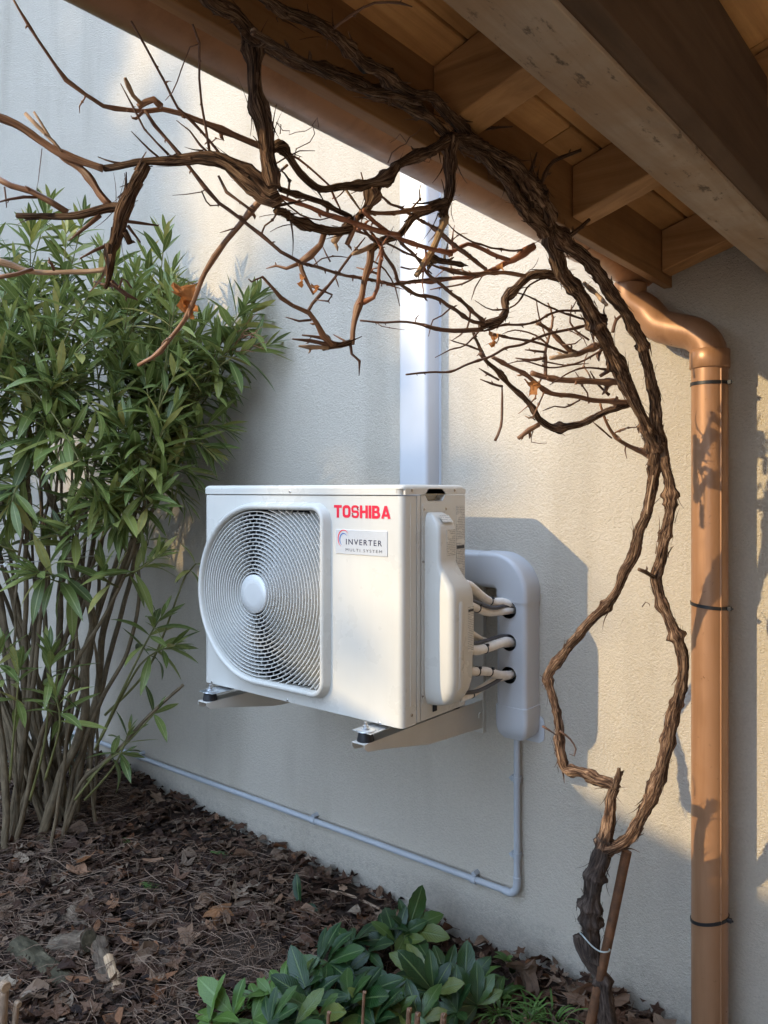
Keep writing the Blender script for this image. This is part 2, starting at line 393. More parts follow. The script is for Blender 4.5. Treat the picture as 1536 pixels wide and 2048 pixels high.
def link(name, me, mat, parent=None):
    if mat and not me.materials: me.materials.append(MATS[mat])
    o = bpy.data.objects.new(name, me); col.objects.link(o)
    if parent is not None:
        o.parent = parent; o.matrix_parent_inverse = world_inv(parent)
    return o
def world_inv(o):
    m = Matrix.Identity(4); c = o
    while c is not None:
        m = (c.matrix_parent_inverse @ c.matrix_basis) @ m; c = c.parent
    return m.inverted()
def mk(name, mb, mat, parent=None, smooth=False, bevel=0.0, seg=2, auto=None):
    me = mb.mesh(name, smooth)
    bm = bmesh.new(); bm.from_mesh(me); bmesh.ops.recalc_face_normals(bm, faces=bm.faces); bm.to_mesh(me); bm.free()
    if auto is not None:
        me.polygons.foreach_set('use_smooth', [True] * len(me.polygons)); me.set_sharp_from_angle(angle=R_(auto))
    o = link(name, me, mat, parent)
    if bevel:
        mo = o.modifiers.new('bevel', 'BEVEL'); mo.width = bevel; mo.segments = seg; mo.limit_method = 'ANGLE'; mo.angle_limit = R_(40)
    return o
def thing(name, label, cat, loc, group=None, kind=None):
    o = bpy.data.objects.new(name, None); col.objects.link(o); o.location = loc; o.empty_display_size = 0.05
    return tag(o, label, cat, group, kind)
def tag(o, label, cat, group=None, kind=None):
    o['label'] = label; o['category'] = cat
    if group: o['group'] = group
    if kind: o['kind'] = kind
    return o
def structure(o, label=None):
    o['kind'] = 'structure'
    if label: o['label'] = label
    return o
def spline(pts, step):
    """Catmull-Rom through pts (Vectors with radius as 4th), about one point per step metres"""
    P_ = [p[0] for p in pts]; Rr = [p[1] for p in pts]; out = []; rad = []
    n = len(P_)
    for i in range(n - 1):
        p0 = P_[max(i - 1, 0)]; p1 = P_[i]; p2 = P_[i + 1]; p3 = P_[min(i + 2, n - 1)]
        k = max(1, int((p2 - p1).length / step))
        for j in range(k):
            t = j / k
            out.append(0.5 * ((2 * p1) + (p2 - p0) * t + (2 * p0 - 5 * p1 + 4 * p2 - p3) * t * t + (3 * p1 - p0 - 3 * p2 + p3) * t ** 3))
            rad.append(Rr[i] * (1 - t) + Rr[i + 1] * t)
    out.append(P_[-1]); rad.append(Rr[-1])
    return out, rad
def text_mesh(body, size, bold=0.0, extrude=0.0004, spacing=1.0):
    cu = bpy.data.curves.new('t', 'FONT'); cu.body = body; cu.size = size; cu.extrude = extrude; cu.offset = bold
    cu.space_character = spacing; cu.resolution_u = 4
    o = bpy.data.objects.new('t', cu); col.objects.link(o)
    dg = bpy.context.evaluated_depsgraph_get(); dg.update()
    me = bpy.data.meshes.new_from_object(o.evaluated_get(dg))
    bpy.data.objects.remove(o); bpy.data.curves.remove(cu); me.materials.clear()
    return me
# ================================================================== SETTING
WY = 2.10                                   # the wall's face
def gz(x, y):
    """height of the bed of leaf litter"""
    m = 0.13 * math.exp(-(((x + 3.3) / 0.75) ** 2 + ((y - 1.85) / 0.7) ** 2))
    m += 0.05 * math.exp(-(((x + 2.0) / 0.5) ** 2 + ((y - 1.5) / 0.4) ** 2))
    n = mnoise.noise(Vector((x * 2.1, y * 2.1, 0.3))) * 0.03 + mnoise.noise(Vector((x * 7, y * 7, 1.7))) * 0.012
    far = max(0.0, 1 - max(abs(x + 2.2) / 4.0, abs(y - 1) / 3.0))
    return (m + n) * min(1.0, far * 3)
def axis(lo, hi, a, c, fine):
    l = [lo, lo * 0.4, lo * 0.12]; k = a
    while k < c: l.append(k); k += fine
    return l + [c, hi * 0.12, hi * 0.4, hi]
xs = axis(-400, 400, -6.0, 1.0, 0.09); ys = axis(-400, 400, -2.2, 3.0, 0.09)
mb = MB(); nx = len(xs)
mb.add([(x, y, gz(x, y) if (-6 < x < 1 and -2.2 < y < 3) else 0.0) for y in ys for x in xs],
       [(j * nx + i, j * nx + i + 1, (j + 1) * nx + i + 1, (j + 1) * nx + i) for j in range(len(ys) - 1) for i in range(nx - 1)])
ground = mk('ground', mb, 'soil', smooth=True); structure(ground, 'dark soil bed under leaf litter along the wall')
mb = MB().box(-0.15, 6.0, -7.0, 1.4, -0.1, 0.045)
terrace = mk('terrace_paving', mb, 'paving', bevel=0.006); structure(terrace, 'pale stone terrace beside the planting bed')

wall = tag(mk('house_wall', MB().box(-14.0, 8.0, WY, WY + 0.35, -0.3, 4.6), 'stucco'),
           'cream roughcast rendered house wall behind the white air conditioner', 'wall')

bouncer = tag(mk('bounce_wall', MB().box(1.2, 6.2, -3.9, -3.5, -0.1, 4.2), 'stucco'),
           'unseen cream wall added behind the viewer to bounce light under the canopy', 'wall')  # added out of view to send light back under the canopy

mk('bounce_side', MB().box(3.0, 3.2, -3.5, WY - .01, -0.1, 4.2), 'stucco', bouncer)  # unseen too, added to close the right side and return light

# ================================================================== TIMBER CANOPY
SL = 0.307
def rb(x): return EYE + 0.557 + SL * (x + 0.72)       # underside of the rafters
canopy = thing('timber_canopy', 'brown timber lean-to roof with rafters and boarding overhead at the right', 'canopy', (-0.4, -2.13, 0))
XZ = lambda p, q, t: (p, t, q)
for k, y in enumerate((2.045, 1.535, 1.045, 0.53, 0.02, -0.49, -1.0, -1.51, -2.02)):
    w_ = 0.032 if k == 0 else 0.036
    mb = MB().prism([(-0.7185, rb(-0.7185)), (2.55, rb(2.55)), (2.55, rb(2.55) + 0.105), (-0.7185, rb(-0.7185) + 0.105)], XZ, y - w_, y + w_)
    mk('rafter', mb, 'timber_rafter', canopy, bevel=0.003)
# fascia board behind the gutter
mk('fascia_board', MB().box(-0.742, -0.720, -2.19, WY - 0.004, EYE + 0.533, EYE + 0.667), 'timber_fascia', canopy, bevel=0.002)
# main beam with a chamfered lower corner
zb = EYE + 0.50
mb = MB().prism([(-0.451, zb), (-0.366, zb), (-0.349, zb + 0.016), (-0.349, EYE + 0.725), (-0.451, EYE + 0.70)], XZ, -2.19, WY - 0.003)
mk('main_beam', mb, 'timber_shaded', canopy, bevel=0.003)  # shade on the beam's side is put into this darker timber
mk('beam_underside', MB().box(-0.4535, -0.368, -2.19, WY - 0.003, zb - 0.009, zb - 0.0003), 'timber_beam', canopy, bevel=0.002)  # the beam's own greyed underside, split off to keep its paler colour
zb2 = rb(2.3) - 0.14
mk('main_beam', MB().box(2.25, 2.38, -2.19, WY - 0.003, zb2, zb2 + 0.2), 'timber_beam', canopy, bevel=0.003)
for x in (-0.40, 2.31):
    mk('post', MB().box(x - 0.05, x + 0.05, -2.18, -2.08, 0.045, (zb if x < 0 else zb2) + 0.002), 'timber_rafter', canopy, bevel=0.004)
# roof boarding: every board its own piece
rng = random.Random(3)
x = -0.785; off = 0.1065
while x < 2.5:
    wd = 0.128
    ycut = [-2.19, rng.uniform(-.6, 0.2), rng.uniform(0.75, 1.9), WY - 0.004]
    for a, c in zip(ycut, ycut[1:]):
        dz = rng.uniform(0, 0.003)
        mb = MB().prism([(x, rb(x) + off + dz), (x + wd - 0.006, rb(x + wd - 0.006) + off + dz),
                         (x + wd - 0.006, rb(x + wd - 0.006) + off + dz + 0.018), (x, rb(x) + off + dz + 0.018)], XZ, a + 0.002, c - 0.002)
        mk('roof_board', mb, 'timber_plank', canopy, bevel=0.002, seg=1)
    x += wd
mb = MB().prism([(-0.80, rb(-0.80) + 0.132), (2.6, rb(2.6) + 0.132), (2.6, rb(2.6) + 0.19), (-0.80, rb(-0.80) + 0.19)], XZ, -2.2, WY - 0.002)
mk('roof_covering', mb, 'roof_tile', canopy)

# ================================================================== GUTTER AND DOWNPIPE
gut = thing('rain_gutter', 'copper-brown half-round rain gutter along the canopy eave', 'gutter', (-0.80, 0, EYE + 0.53))
gx, gzc, gr = -0.803, EYE + 0.598, 0.0595
prof = [(gx + math.cos(a) * gr, gzc + math.sin(a) * gr) for a in [math.pi + math.pi * i / 18 for i in range(19)]]
prof = [(gx - gr - 0.006, gzc + 0.004), (gx - gr - 0.004, gzc + 0.010), (gx - gr, gzc + 0.008)] + prof
inner = [(gx + math.cos(a) * (gr - 0.003), gzc + math.sin(a) * (gr - 0.003)) for a in [2 * math.pi - math.pi * i / 18 for i in range(19)]]
mk('trough', MB().prism(prof + inner, XZ, -2.23, 2.066), 'copper_brown', gut, auto=40)
cap = [(gx + math.cos(a) * (gr + 0.003), gzc + math.sin(a) * (gr + 0.003)) for a in [math.pi + math.pi * i / 18 for i in range(19)]]
mk('end_cap', MB().prism(cap, XZ, 2.0663, 2.076), 'copper_brown', gut, auto=40)
for y in (0.28, 1.0, 1.72):
    ring = [(gx + math.cos(a) * (gr + 0.0022), gzc + math.sin(a) * (gr + 0.0022)) for a in [math.pi + math.pi * i / 18 for i in range(19)]]
    rin = [(gx + math.cos(a) * (gr + 0.0002), gzc + math.sin(a) * (gr + 0.0002)) for a in [2 * math.pi - math.pi * i / 18 for i in range(19)]]
    if y > 1.5: mk('joint_clip', MB().prism(ring + rin, XZ, y - 0.03, y + 0.03), 'copper_brown', gut, auto=40)

DY, DX, DR = 2.03, -0.605, 0.0432
dp = thing('downpipe', 'round copper-brown downpipe with swan neck at the right of the wall', 'downpipe', (DX, DY, 0))
neck = [Vector((gx, DY - 0.008, gzc - gr + 0.004)), Vector((gx, DY - 0.006, gzc - gr - 0.04))] + [PY(a, c, DY) for a, c in ((1292, 622), (1318, 650), (1352, 660), (1388, 668), (1412, 688))] + \
       [Vector((DX, DY, PY(1420, 712, DY).z)), Vector((DX, DY, PY(1420, 740, DY).z))]
pts, rad = spline([(p, DR - 0.001) for p in neck], 0.012)
mk('swan_neck', MB().tube(pts, rad, 28), 'copper_brown', dp, auto=50)
ztop = PY(1420, 700, DY).z; zs = PY(1420, 738, DY).z
mk('socket', MB().tube([(DX, DY, zs), (DX, DY, zs + 0.002), (DX, DY, ztop - 0.002), (DX, DY, ztop)], [DR + .002, DR + 0.0042, DR + 0.0042, DR + .002], 32), 'copper_brown', dp, auto=50)
mk('pipe', MB().tube([(DX, DY, -0.02), (DX, DY, zs + 0.02)], DR, 32), 'copper_brown', dp, auto=50)
# raised seam down the pipe
sa = R_(-38)
mk('seam', MB().box(DX + math.cos(sa) * DR - 0.002, DX + math.cos(sa) * DR + 0.0018, DY + math.sin(sa) * DR - 0.0015, DY + math.sin(sa) * DR + 0.001, 0.0, zs - 0.004), 'copper_brown', dp)
# seam lines round the swan neck's outer bend
for py, nm, tl in ((768, 'topmost', 0.0), (1210, 'middle', 0.004), (1835, 'lowest', -0.012)):
    z = PY(1420, py, DY).z
    t = thing('cable_tie', f'black cable tie round the copper downpipe, {nm} of the three', 'cable tie', (DX, DY - DR, z), 'cable ties on the downpipe')
    lp = [[Vector((DX + math.cos(a) * r, DY + math.sin(a) * r, z + hh + tl * math.cos(a) * -1)) for a in [2 * math.pi * i / 36 for i in range(36)]] for r, hh in ((DR + 0.0003, -0.0042), (DR + 0.0022, -0.0040), (DR + 0.0022, 0.0040), (DR + 0.0003, 0.0042))]
    mk('strap', MB().loft(lp), 'tie_black', t, auto=50)
    a = R_(-8); c = Vector((DX + math.cos(a) * (DR + 0.005), DY + math.sin(a) * (DR + 0.005), z - tl))
    mk('head', MB().box(c.x - 0.004, c.x + 0.006, c.y - 0.005, c.y + 0.004, c.z - 0.005, c.z + 0.005), 'tie_black', t, bevel=0.001)
    mk('tail', MB().box(c.x + 0.003, c.x + 0.010, c.y - 0.002, c.y + 0.001, c.z - 0.002, c.z + 0.002), 'tie_black', t)

# ================================================================== AIR CONDITIONER
AX0, AX1, AY0, AY1 = -2.037, -1.236, 1.602, 1.892
AZ0, AZ1, AZL = EYE - 0.613, EYE + 0.014, EYE - 0.0125       # bottom, top, lid seam
ac = thing('air_conditioner', 'white outdoor air conditioning unit with round fan grille hung on the wall', 'air conditioner', ((AX0 + AX1) / 2, (AY0 + AY1) / 2, AZ0))
FR = lambda p, q, t: (p, t, q)           # plates in the front's plane (x, z), thickness along y
SD = lambda p, q, t: (t, p, q)           # plates in the side's plane (y, z), thickness along x
CX, CZ, RD = -1.778, EYE - 0.309, 0.270
def dshape(off, n=44, rc=0.05):
    """outline of the grille frame: round at the left, square with soft corners at the right"""
    r = RD + off; xr = -1.489 + off; k = rc + off; out = []
    for i in range(n + 1):
        a = math.pi / 2 + math.pi * i / n; out.append((CX + math.cos(a) * r * 0.972, CZ + math.sin(a) * r))
    for i in range(11):
        a = -math.pi / 2 + math.pi / 2 * i / 10; out.append((xr - k + math.cos(a) * k, CZ - r + k + math.sin(a) * k))
    for i in range(11):
        a = math.pi / 2 * i / 10; out.append((xr - k + math.cos(a) * k, CZ + r - k + math.sin(a) * k))
    return out
cr = 0.016                                # corner radius of the casing
mb = MB()
mb.plate([(AX0 + cr, AZ0), (AX1 - cr, AZ0), (AX1 - cr, AZL - 0.0032), (AX0 + cr, AZL - 0.0032)], [dshape(-0.014)], FR, AY0, AY0 + 0.003)
for cx, a0 in ((AX0 + cr, math.pi), (AX1 - cr, 1.5 * math.pi)):
    arc = [(cx + math.cos(a0 + math.pi / 2 * i / 8) * cr, AY0 + cr + math.sin(a0 + math.pi / 2 * i / 8) * cr) for i in range(9)]
    mb.loft([[(x, y, AZ0) for x, y in arc], [(x, y, AZL - 0.0032) for x, y in arc]], closed=False)
mb.box(AX0, AX0 + 0.003, AY0 + cr, AY1, AZ0, AZL - 0.0032)
mb.box(AX0 + 0.003, AX1 - 0.003, AY1 - 0.003, AY1, AZ0, AZL - 0.0032)
mb.box(AX0 + 0.003, AX1 - 0.003, AY0 + cr, AY1 - 0.003, AZ0 + 0.004, AZ0 + 0.008)
mb.box(AX1 - 0.003, AX1, AY0 + cr, 1.660, AZ0, AZL - 0.0032)
casing = mk('front_casing', mb, 'white_paint', ac, auto=35)
# pressed groove beside the corner, screws
mk('groove', MB().box(AX1 - 0.001, AX1 + 0.0012, 1.634, 1.6375, AZ0 + 0.05, AZL - 0.02), 'white_paint', ac, bevel=0.0005)
# right-hand panels
mk('edge_strip', MB().box(AX1 - 0.003, AX1 + 0.0006, 1.6632, 1.6782, AZ0 + 0.002, AZL - 0.002), 'white_paint', ac, bevel=0.0008)
hexo = [(1.700, EYE - 0.010), (1.716, EYE + 0.0045), (1.776, EYE + 0.0045), (1.795, EYE - 0.010), (1.781, EYE - 0.030), (1.714, EYE - 0.030)]
hlow = [(1.700, AZL - 0.0017), (1.714, EYE - 0.030), (1.781, EYE - 0.030), (1.794, AZL - 0.0017)]
mb = MB().plate([(1.6815, AZ0 + 0.002), (AY1, AZ0 + 0.002), (AY1, AZL - 0.0017), (1.794, AZL - 0.0017), (1.781, EYE - 0.030), (1.714, EYE - 0.030), (1.7005, AZL - 0.0017), (1.6815, AZL - 0.0017)], [], SD, AX1 - 0.003, AX1)
mk('side_panel', mb, 'white_paint', ac)
pk = [[(AX1 - d, 1.747 + (p - 1.747) * s, EYE - 0.0125 + (q - EYE + 0.0125) * s) for p, q in hexo] for d, s in ((-0.0005, 1.0), (0.002, 0.96), (0.022, 0.85))]
mk('handle_pocket', MB().loft(pk, cap1=True), 'white_paint', ac)
# lid: a shallow tray with rounded edges, notched for the handle
def rrect(x0, x1, y0, y1, r, z, n=5):
    out = []
    for cx, cy, a0 in ((x1 - r, y1 - r, 0), (x0 + r, y1 - r, .5), (x0 + r, y0 + r, 1), (x1 - r, y0 + r, 1.5)):
        for i in range(n + 1):
            a = (a0 + 0.5 * i / n) * math.pi; out.append((cx + math.cos(a) * r, cy + math.sin(a) * r, z))
    return out
lo = 0.0022; lid = []
for k in range(7):
    a = math.pi / 2 * k / 6; ins = 0.011 * (1 - math.cos(a)); zz = AZ1 - 0.011 + 0.011 * math.sin(a)
    lid.append(rrect(AX0 - lo + ins, AX1 + lo * 0.4 + ins * -1, AY0 - lo + ins, AY1 + lo - ins, cr, zz))
lid = [rrect(AX0 - lo, AX1 - 0.006, AY0 - lo, AY1 + lo, cr, AZL), ] + [rrect(AX0 - lo, AX1 - 0.006, AY0 - lo, AY1 + lo, cr, AZ1 - 0.012)] + lid
lid[0] = [(x, y, z) for x, y, z in lid[0]]
mk('top_lid', MB().loft(lid, cap1=True), 'white_paint', ac, auto=50)
# the lid's right flank with the hexagonal cut
flank = [(AY0 + cr - 0.006, AZL), (1.7005, AZL), (1.700, EYE - 0.010), (1.716, EYE + 0.0045), (1.776, EYE + 0.0045), (1.795, EYE - 0.010), (1.7945, AZL), (AY1 + 0.002, AZL), (AY1 + 0.002, AZ1 - 0.011), (AY0 + cr - 0.006, AZ1 - 0.011)]
mk('lid_flank', MB().prism(flank, SD, AX1 - 0.005, AX1 + 0.0009), 'white_paint', ac)

def screw(x, y, z, nrm, r=0.0042):
    c = Vector((x, y, z)); nv = Vector(nrm)
    o = mk('screw', MB().tube([c - nv * 0.0008, c + nv * 0.0012, c + nv * 0.0024], [r, r, r * 0.5], 12), 'screw_steel', ac, auto=40)
    up = Vector((0, 0, 1)); sidev = nv.cross(up)
    m_ = MB(); q = c + nv * 0.00245
    for d1, d2 in ((up, sidev), (sidev, up)):
        m_.add([q - d1 * r * .5 - d2 * r * .1, q + d1 * r * .5 - d2 * r * .1, q + d1 * r * .5 + d2 * r * .1, q - d1 * r * .5 + d2 * r * .1], [(0, 1, 2, 3)]); q = q + nv * 0.0001
    mk('screw_slot', m_, 'cavity_black', o)
for px, py in ((581, 983), (424, 1364), (575, 1400), (760, 1446)):
    p = PY(px, py, AY0); screw(p.x, AY0 - 0.0022 * (py < 990), p.z, (0, -1, 0))
for y, z in ((1.640, EYE - 0.001), (1.838, EYE - 0.001), (1.640, EYE - 0.585), (1.694, EYE - 0.052), (1.796, EYE - 0.052), (1.690, EYE - 0.19), (1.688, EYE - 0.545), (1.835, EYE - 0.575)):
    screw(AX1 + 0.0008, y, z, (1, 0, 0))
# sub-panel outline under the valve cover
mb = MB().plate([(1.686, EYE - 0.565), (1.806, EYE - 0.565), (1.806, EYE - 0.036), (1.692, EYE - 0.036), (1.686, EYE - 0.043)], [[(1.7035, EYE - 0.56), (1.7035, EYE - 0.06), (1.79, EYE - 0.06), (1.79, EYE - 0.56)]], SD, AX1 + 0.0002, AX1 + 0.0018)
mk('valve_plate', mb, 'white_paint', ac, bevel=0.0008)
mk('cable_slot', MB().box(AX1 + 0.0003, AX1 + 0.003, 1.733, 1.752, EYE - 0.597, EYE - 0.572), 'cavity_black', ac, bevel=0.002)
# valve cover: rounded sections lofted from bottom to top (height, how far it stands out, y0, y1, edge radius)
secs = [(-0.574, 0.020, 1.722, 1.768, 0.012), (-0.571, 0.045, 1.713, 1.778, 0.022), (-0.562, 0.067, 1.706, 1.790, 0.028), (-0.548, 0.080, 1.702, 1.790, 0.030), (-0.528, 0.087, 1.700, 1.799, 0.026),
        (-0.50, 0.0895, 1.699, 1.806, 0.022), (-0.40, 0.0895, 1.698, 1.809, 0.020), (-0.29, 0.0895, 1.698, 1.809, 0.020), (-0.268, 0.088, 1.698, 1.807, 0.020), (-0.252, 0.082, 1.699, 1.802, 0.019), (-0.232, 0.068, 1.699, 1.794, 0.016),
        (-0.212, 0.055, 1.699, 1.790, 0.014), (-0.200, 0.0485, 1.699, 1.786, 0.012), (-0.185, 0.0455, 1.699, 1.784, 0.011), (-0.12, 0.0445, 1.700, 1.784, 0.011),
        (-0.098, 0.0435, 1.700, 1.783, 0.011), (-0.088, 0.039, 1.701, 1.781, 0.011), (-0.070, 0.024, 1.704, 1.778, 0.010), (-0.063, 0.015, 1.707, 1.775, 0.008), (-0.060, 0.006, 1.711, 1.771, 0.004)]
loops = []
for h, d, y0, y1, r in secs:
    lp = [(AX1 + 0.0008, y0 - 0.003, EYE + h), (AX1 + d - r, y0 + 0.002, EYE + h)]
    for k in range(1, 6): a = math.pi / 2 * k / 6; lp.append((AX1 + d - r + math.sin(a) * r, y0 + 0.002 + r - math.cos(a) * r, EYE + h))
    lp += [(AX1 + d, y0 + 0.002 + r, EYE + h), (AX1 + d, y1 - r, EYE + h)]
    for k in range(1, 6): a = math.pi / 2 * k / 6; lp.append((AX1 + d - r + math.cos(a) * r, y1 - r + math.sin(a) * r, EYE + h))
    lp += [(AX1 + d - r, y1, EYE + h), (AX1 + 0.0008, y1 + 0.003, EYE + h)]
    loops.append(lp)
vc = mk('valve_cover', MB().loft(loops, True, True), 'white_paint', ac, auto=60)
rid = [[(AX1 + 0.0890 + o, y, EYE + h) for y, o in ((1.726, -0.001), (1.728, 0.003), (1.736, 0.0045), (1.744, 0.003), (1.747, -0.001))] for h in (-0.515, -0.30)]
mk('cover_rib', MB().loft([[(AX1 + 0.084, y, EYE - 0.53) for _, y, _ in rid[0]]] + rid + [[(AX1 + 0.084, y, EYE - 0.28) for _, y, _ in rid[1]]], closed=False), 'white_paint', vc, auto=60)
# printed labels
for y0, y1, h0, h1, d in ((1.848, 1.889, -0.285, -0.045, 0.0005), (1.736, 1.775, -0.175, -0.105, 0.0452), (1.770, 1.797, -0.43, -0.31, 0.0897)):
    mk('printed_label', MB().box(AX1 + d - 0.0006, AX1 + d + 0.0006, y0, y1, EYE + h0, EYE + h1), 'label_print', ac)
mk('printed_label', MB().add([(AX1 + 0.0436, 1.722, EYE - 0.0855), (AX1 + 0.0436, 1.768, EYE - 0.0855), (AX1 + 0.0275, 1.768, EYE - 0.0665), (AX1 + 0.0275, 1.722, EYE - 0.0665)], [(0, 1, 2, 3)]), 'label_print', ac)
mk('print_bar', MB().box(AX1 + 0.0008, AX1 + 0.0016, 1.8495, 1.8875, EYE - 0.165, EYE - 0.156), 'print_black', ac)
mk('print_bar', MB().box(AX1 + 0.0900, AX1 + 0.0908, 1.771, 1.796, EYE - 0.324, EYE - 0.318), 'print_black', ac)
me = text_mesh('CE', 0.014, 0.0, 0.0003); me.transform(Matrix(((0, 0, 1, AX1 + 0.0018), (1, 0, 0, 1.850), (0, 1, 0, EYE - 0.252), (0, 0, 0, 1)))); link('ce_mark', me, 'print_black', ac)

# fan grille --------------------------------------------------------
gfr = MB()
lps = [[(p, y, q) for p, q in dshape(o)] for o, y in ((0.004, AY0 - 0.0005), (0.001, AY0 - 0.006), (-0.002, AY0 - 0.020), (-0.004, AY0 - 0.0245), (-0.008, AY0 - 0.027), (-0.013, AY0 - 0.0265), (-0.0165, AY0 - 0.024), (-0.018, AY0 - 0.020), (-0.019, AY0 + 0.012))]
grille = mk('grille_frame', gfr.loft(lps), 'white_paint', ac, auto=60)
IN = -0.0185
def inside(x, z):
    r = RD + IN; dx, dz = x - CX, z - CZ
    if dx <= 0: return (dx / 0.972) ** 2 + dz * dz < r * r
    xr = -1.489 + IN; k = 0.05 + IN
    if x > xr or abs(dz) > r: return False
    if x > xr - k and abs(dz) > r - k: return (x - xr + k) ** 2 + (abs(dz) - r + k) ** 2 < k * k
    return True
def gy(r): return AY0 - 0.0105 - 0.0130 * max(0, 1 - r / 0.30)
ribs = MB(); step = 0.0113; r = 0.0645; idx = 0
while r < 0.362:
    N = 120; runs = []; cur = []
    for i in range(N + 1):
        a = 2 * math.pi * i / N
        x, z = CX + math.cos(a) * r * 0.985, CZ + math.sin(a) * r
        if inside(x, z): cur.append(a)
        elif cur: runs.append(cur); cur = []
    if cur: runs.append(cur)
    y0 = gy(r); th = 0.0015; dp_ = 0.0165
    full = len(runs) == 1 and len(runs[0]) == N + 1
    if len(runs) > 1 and not full and runs[0][0] == 0 and runs[-1][-1] > 6.28: runs = [runs[-1][:-1] + runs[0]] + runs[1:-1]
    for rn in runs:
        if len(rn) < 3: continue
        lp = []
        for a in (rn[:-1] if full else rn):
            ca, sa_ = math.cos(a), math.sin(a)
            lp.append([(CX + ca * (r + d) * 0.985, y, CZ + sa_ * (r + d)) for d, y in ((-th * .7, y0), (th * .7, y0), (th, y0 + dp_), (-th, y0 + dp_))])
        if full: lp.append(lp[0])
        mk('grille_ring', MB().loft(lp), 'grille_plastic', grille)
    nr = 24 if r < 0.12 else (36 if r < 0.2 else 46)
    for k in range(nr):
        a = 2 * math.pi * (k + 0.5 * (idx % 2) + 0.13) / nr; ca, sa_ = math.cos(a), math.sin(a); r2 = r + step
        if inside(CX + ca * r * .985, CZ + sa_ * r) and inside(CX + ca * r2 * .985, CZ + sa_ * r2):
            tx, tz = -sa_ * 0.0007, ca * 0.0007; y = gy(r) + 0.0065
            q = [(CX + ca * rr * .985 + s * tx, yy, CZ + sa_ * rr + s * tz) for yy in (y, y + 0.004) for rr, s in ((r, -1), (r2, -1), (r2, 1), (r, 1))]
            ribs.add(q, [(0, 1, 2, 3), (0, 4, 5, 1), (3, 2, 6, 7)])
    r += step; idx += 1
o = mk('grille_ribs', ribs, 'grille_plastic', grille); o['kind'] = 'stuff'
hub = MB().loft([[(CX + math.cos(a) * rr * .985, y, CZ + math.sin(a) * rr) for a in [2 * math.pi * i / 48 for i in range(48)]] for rr, y in ((0.057, AY0 - 0.012), (0.0575, AY0 - 0.022), (0.0555, AY0 - 0.0245), (0.03, AY0 - 0.0258), (0.004, AY0 - 0.0262))], cap1=True)
mk('hub_cap', hub, 'hub_steel', grille, auto=50)
cav = MB().loft([[(p, y, q) for p, q in dshape(-0.0145)] for y in (AY0 + 0.003, AY0 + 0.10)], cap1=True)
mk('fan_recess', cav, 'cavity_black', ac)
fan = MB()
for k in range(3):
    a0 = 2 * math.pi * k / 3
    lp = []
    for i in range(9):
        rr = 0.06 + 0.175 * i / 8; w0 = R_(18) + R_(22) * i / 8
        lp.append([(CX + math.cos(a0 + w0 * s + i * 0.05) * rr, AY0 + 0.055 - s * (0.018 + 0.006 * i / 8), CZ + math.sin(a0 + w0 * s + i * 0.05) * rr) for s in (-1, -.5, 0, .5, 1)])
    fan.loft(lp, closed=False)
fan.tube([(CX, AY0 + 0.03, CZ), (CX, AY0 + 0.09, CZ)], 0.06, 20)
mk('fan', fan, 'fan_black', ac, auto=40)

# lettering ---------------------------------------------------------
def ribbon(mb, pts, wd, closed=False):
    n = len(pts); L = []; Rr = []
    for i in range(n):
        a = Vector(pts[i - 1]) if (i or closed) else None; c = Vector(pts[(i + 1) % n]) if (i < n - 1 or closed) else None; p = Vector(pts[i])
        d1 = (p - a).normalized() if a is not None else None; d2 = (c - p).normalized() if c is not None else None
        if d1 is None: d1 = d2
        if d2 is None: d2 = d1
        n1 = Vector((-d1.y, d1.x)); n2 = Vector((-d2.y, d2.x)); m_ = (n1 + n2).normalized(); k = min(1.6, 1 / max(0.3, m_.dot(n1)))
        L.append(p + m_ * wd / 2 * k); Rr.append(p - m_ * wd / 2 * k)
    o = len(mb); mb.append((L, Rr, closed))
def arc2(cx, cy, r, a0, a1, n=5): return [(cx + math.cos(R_(a0 + (a1 - a0) * i / n)) * r, cy + math.sin(R_(a0 + (a1 - a0) * i / n)) * r) for i in range(n + 1)]
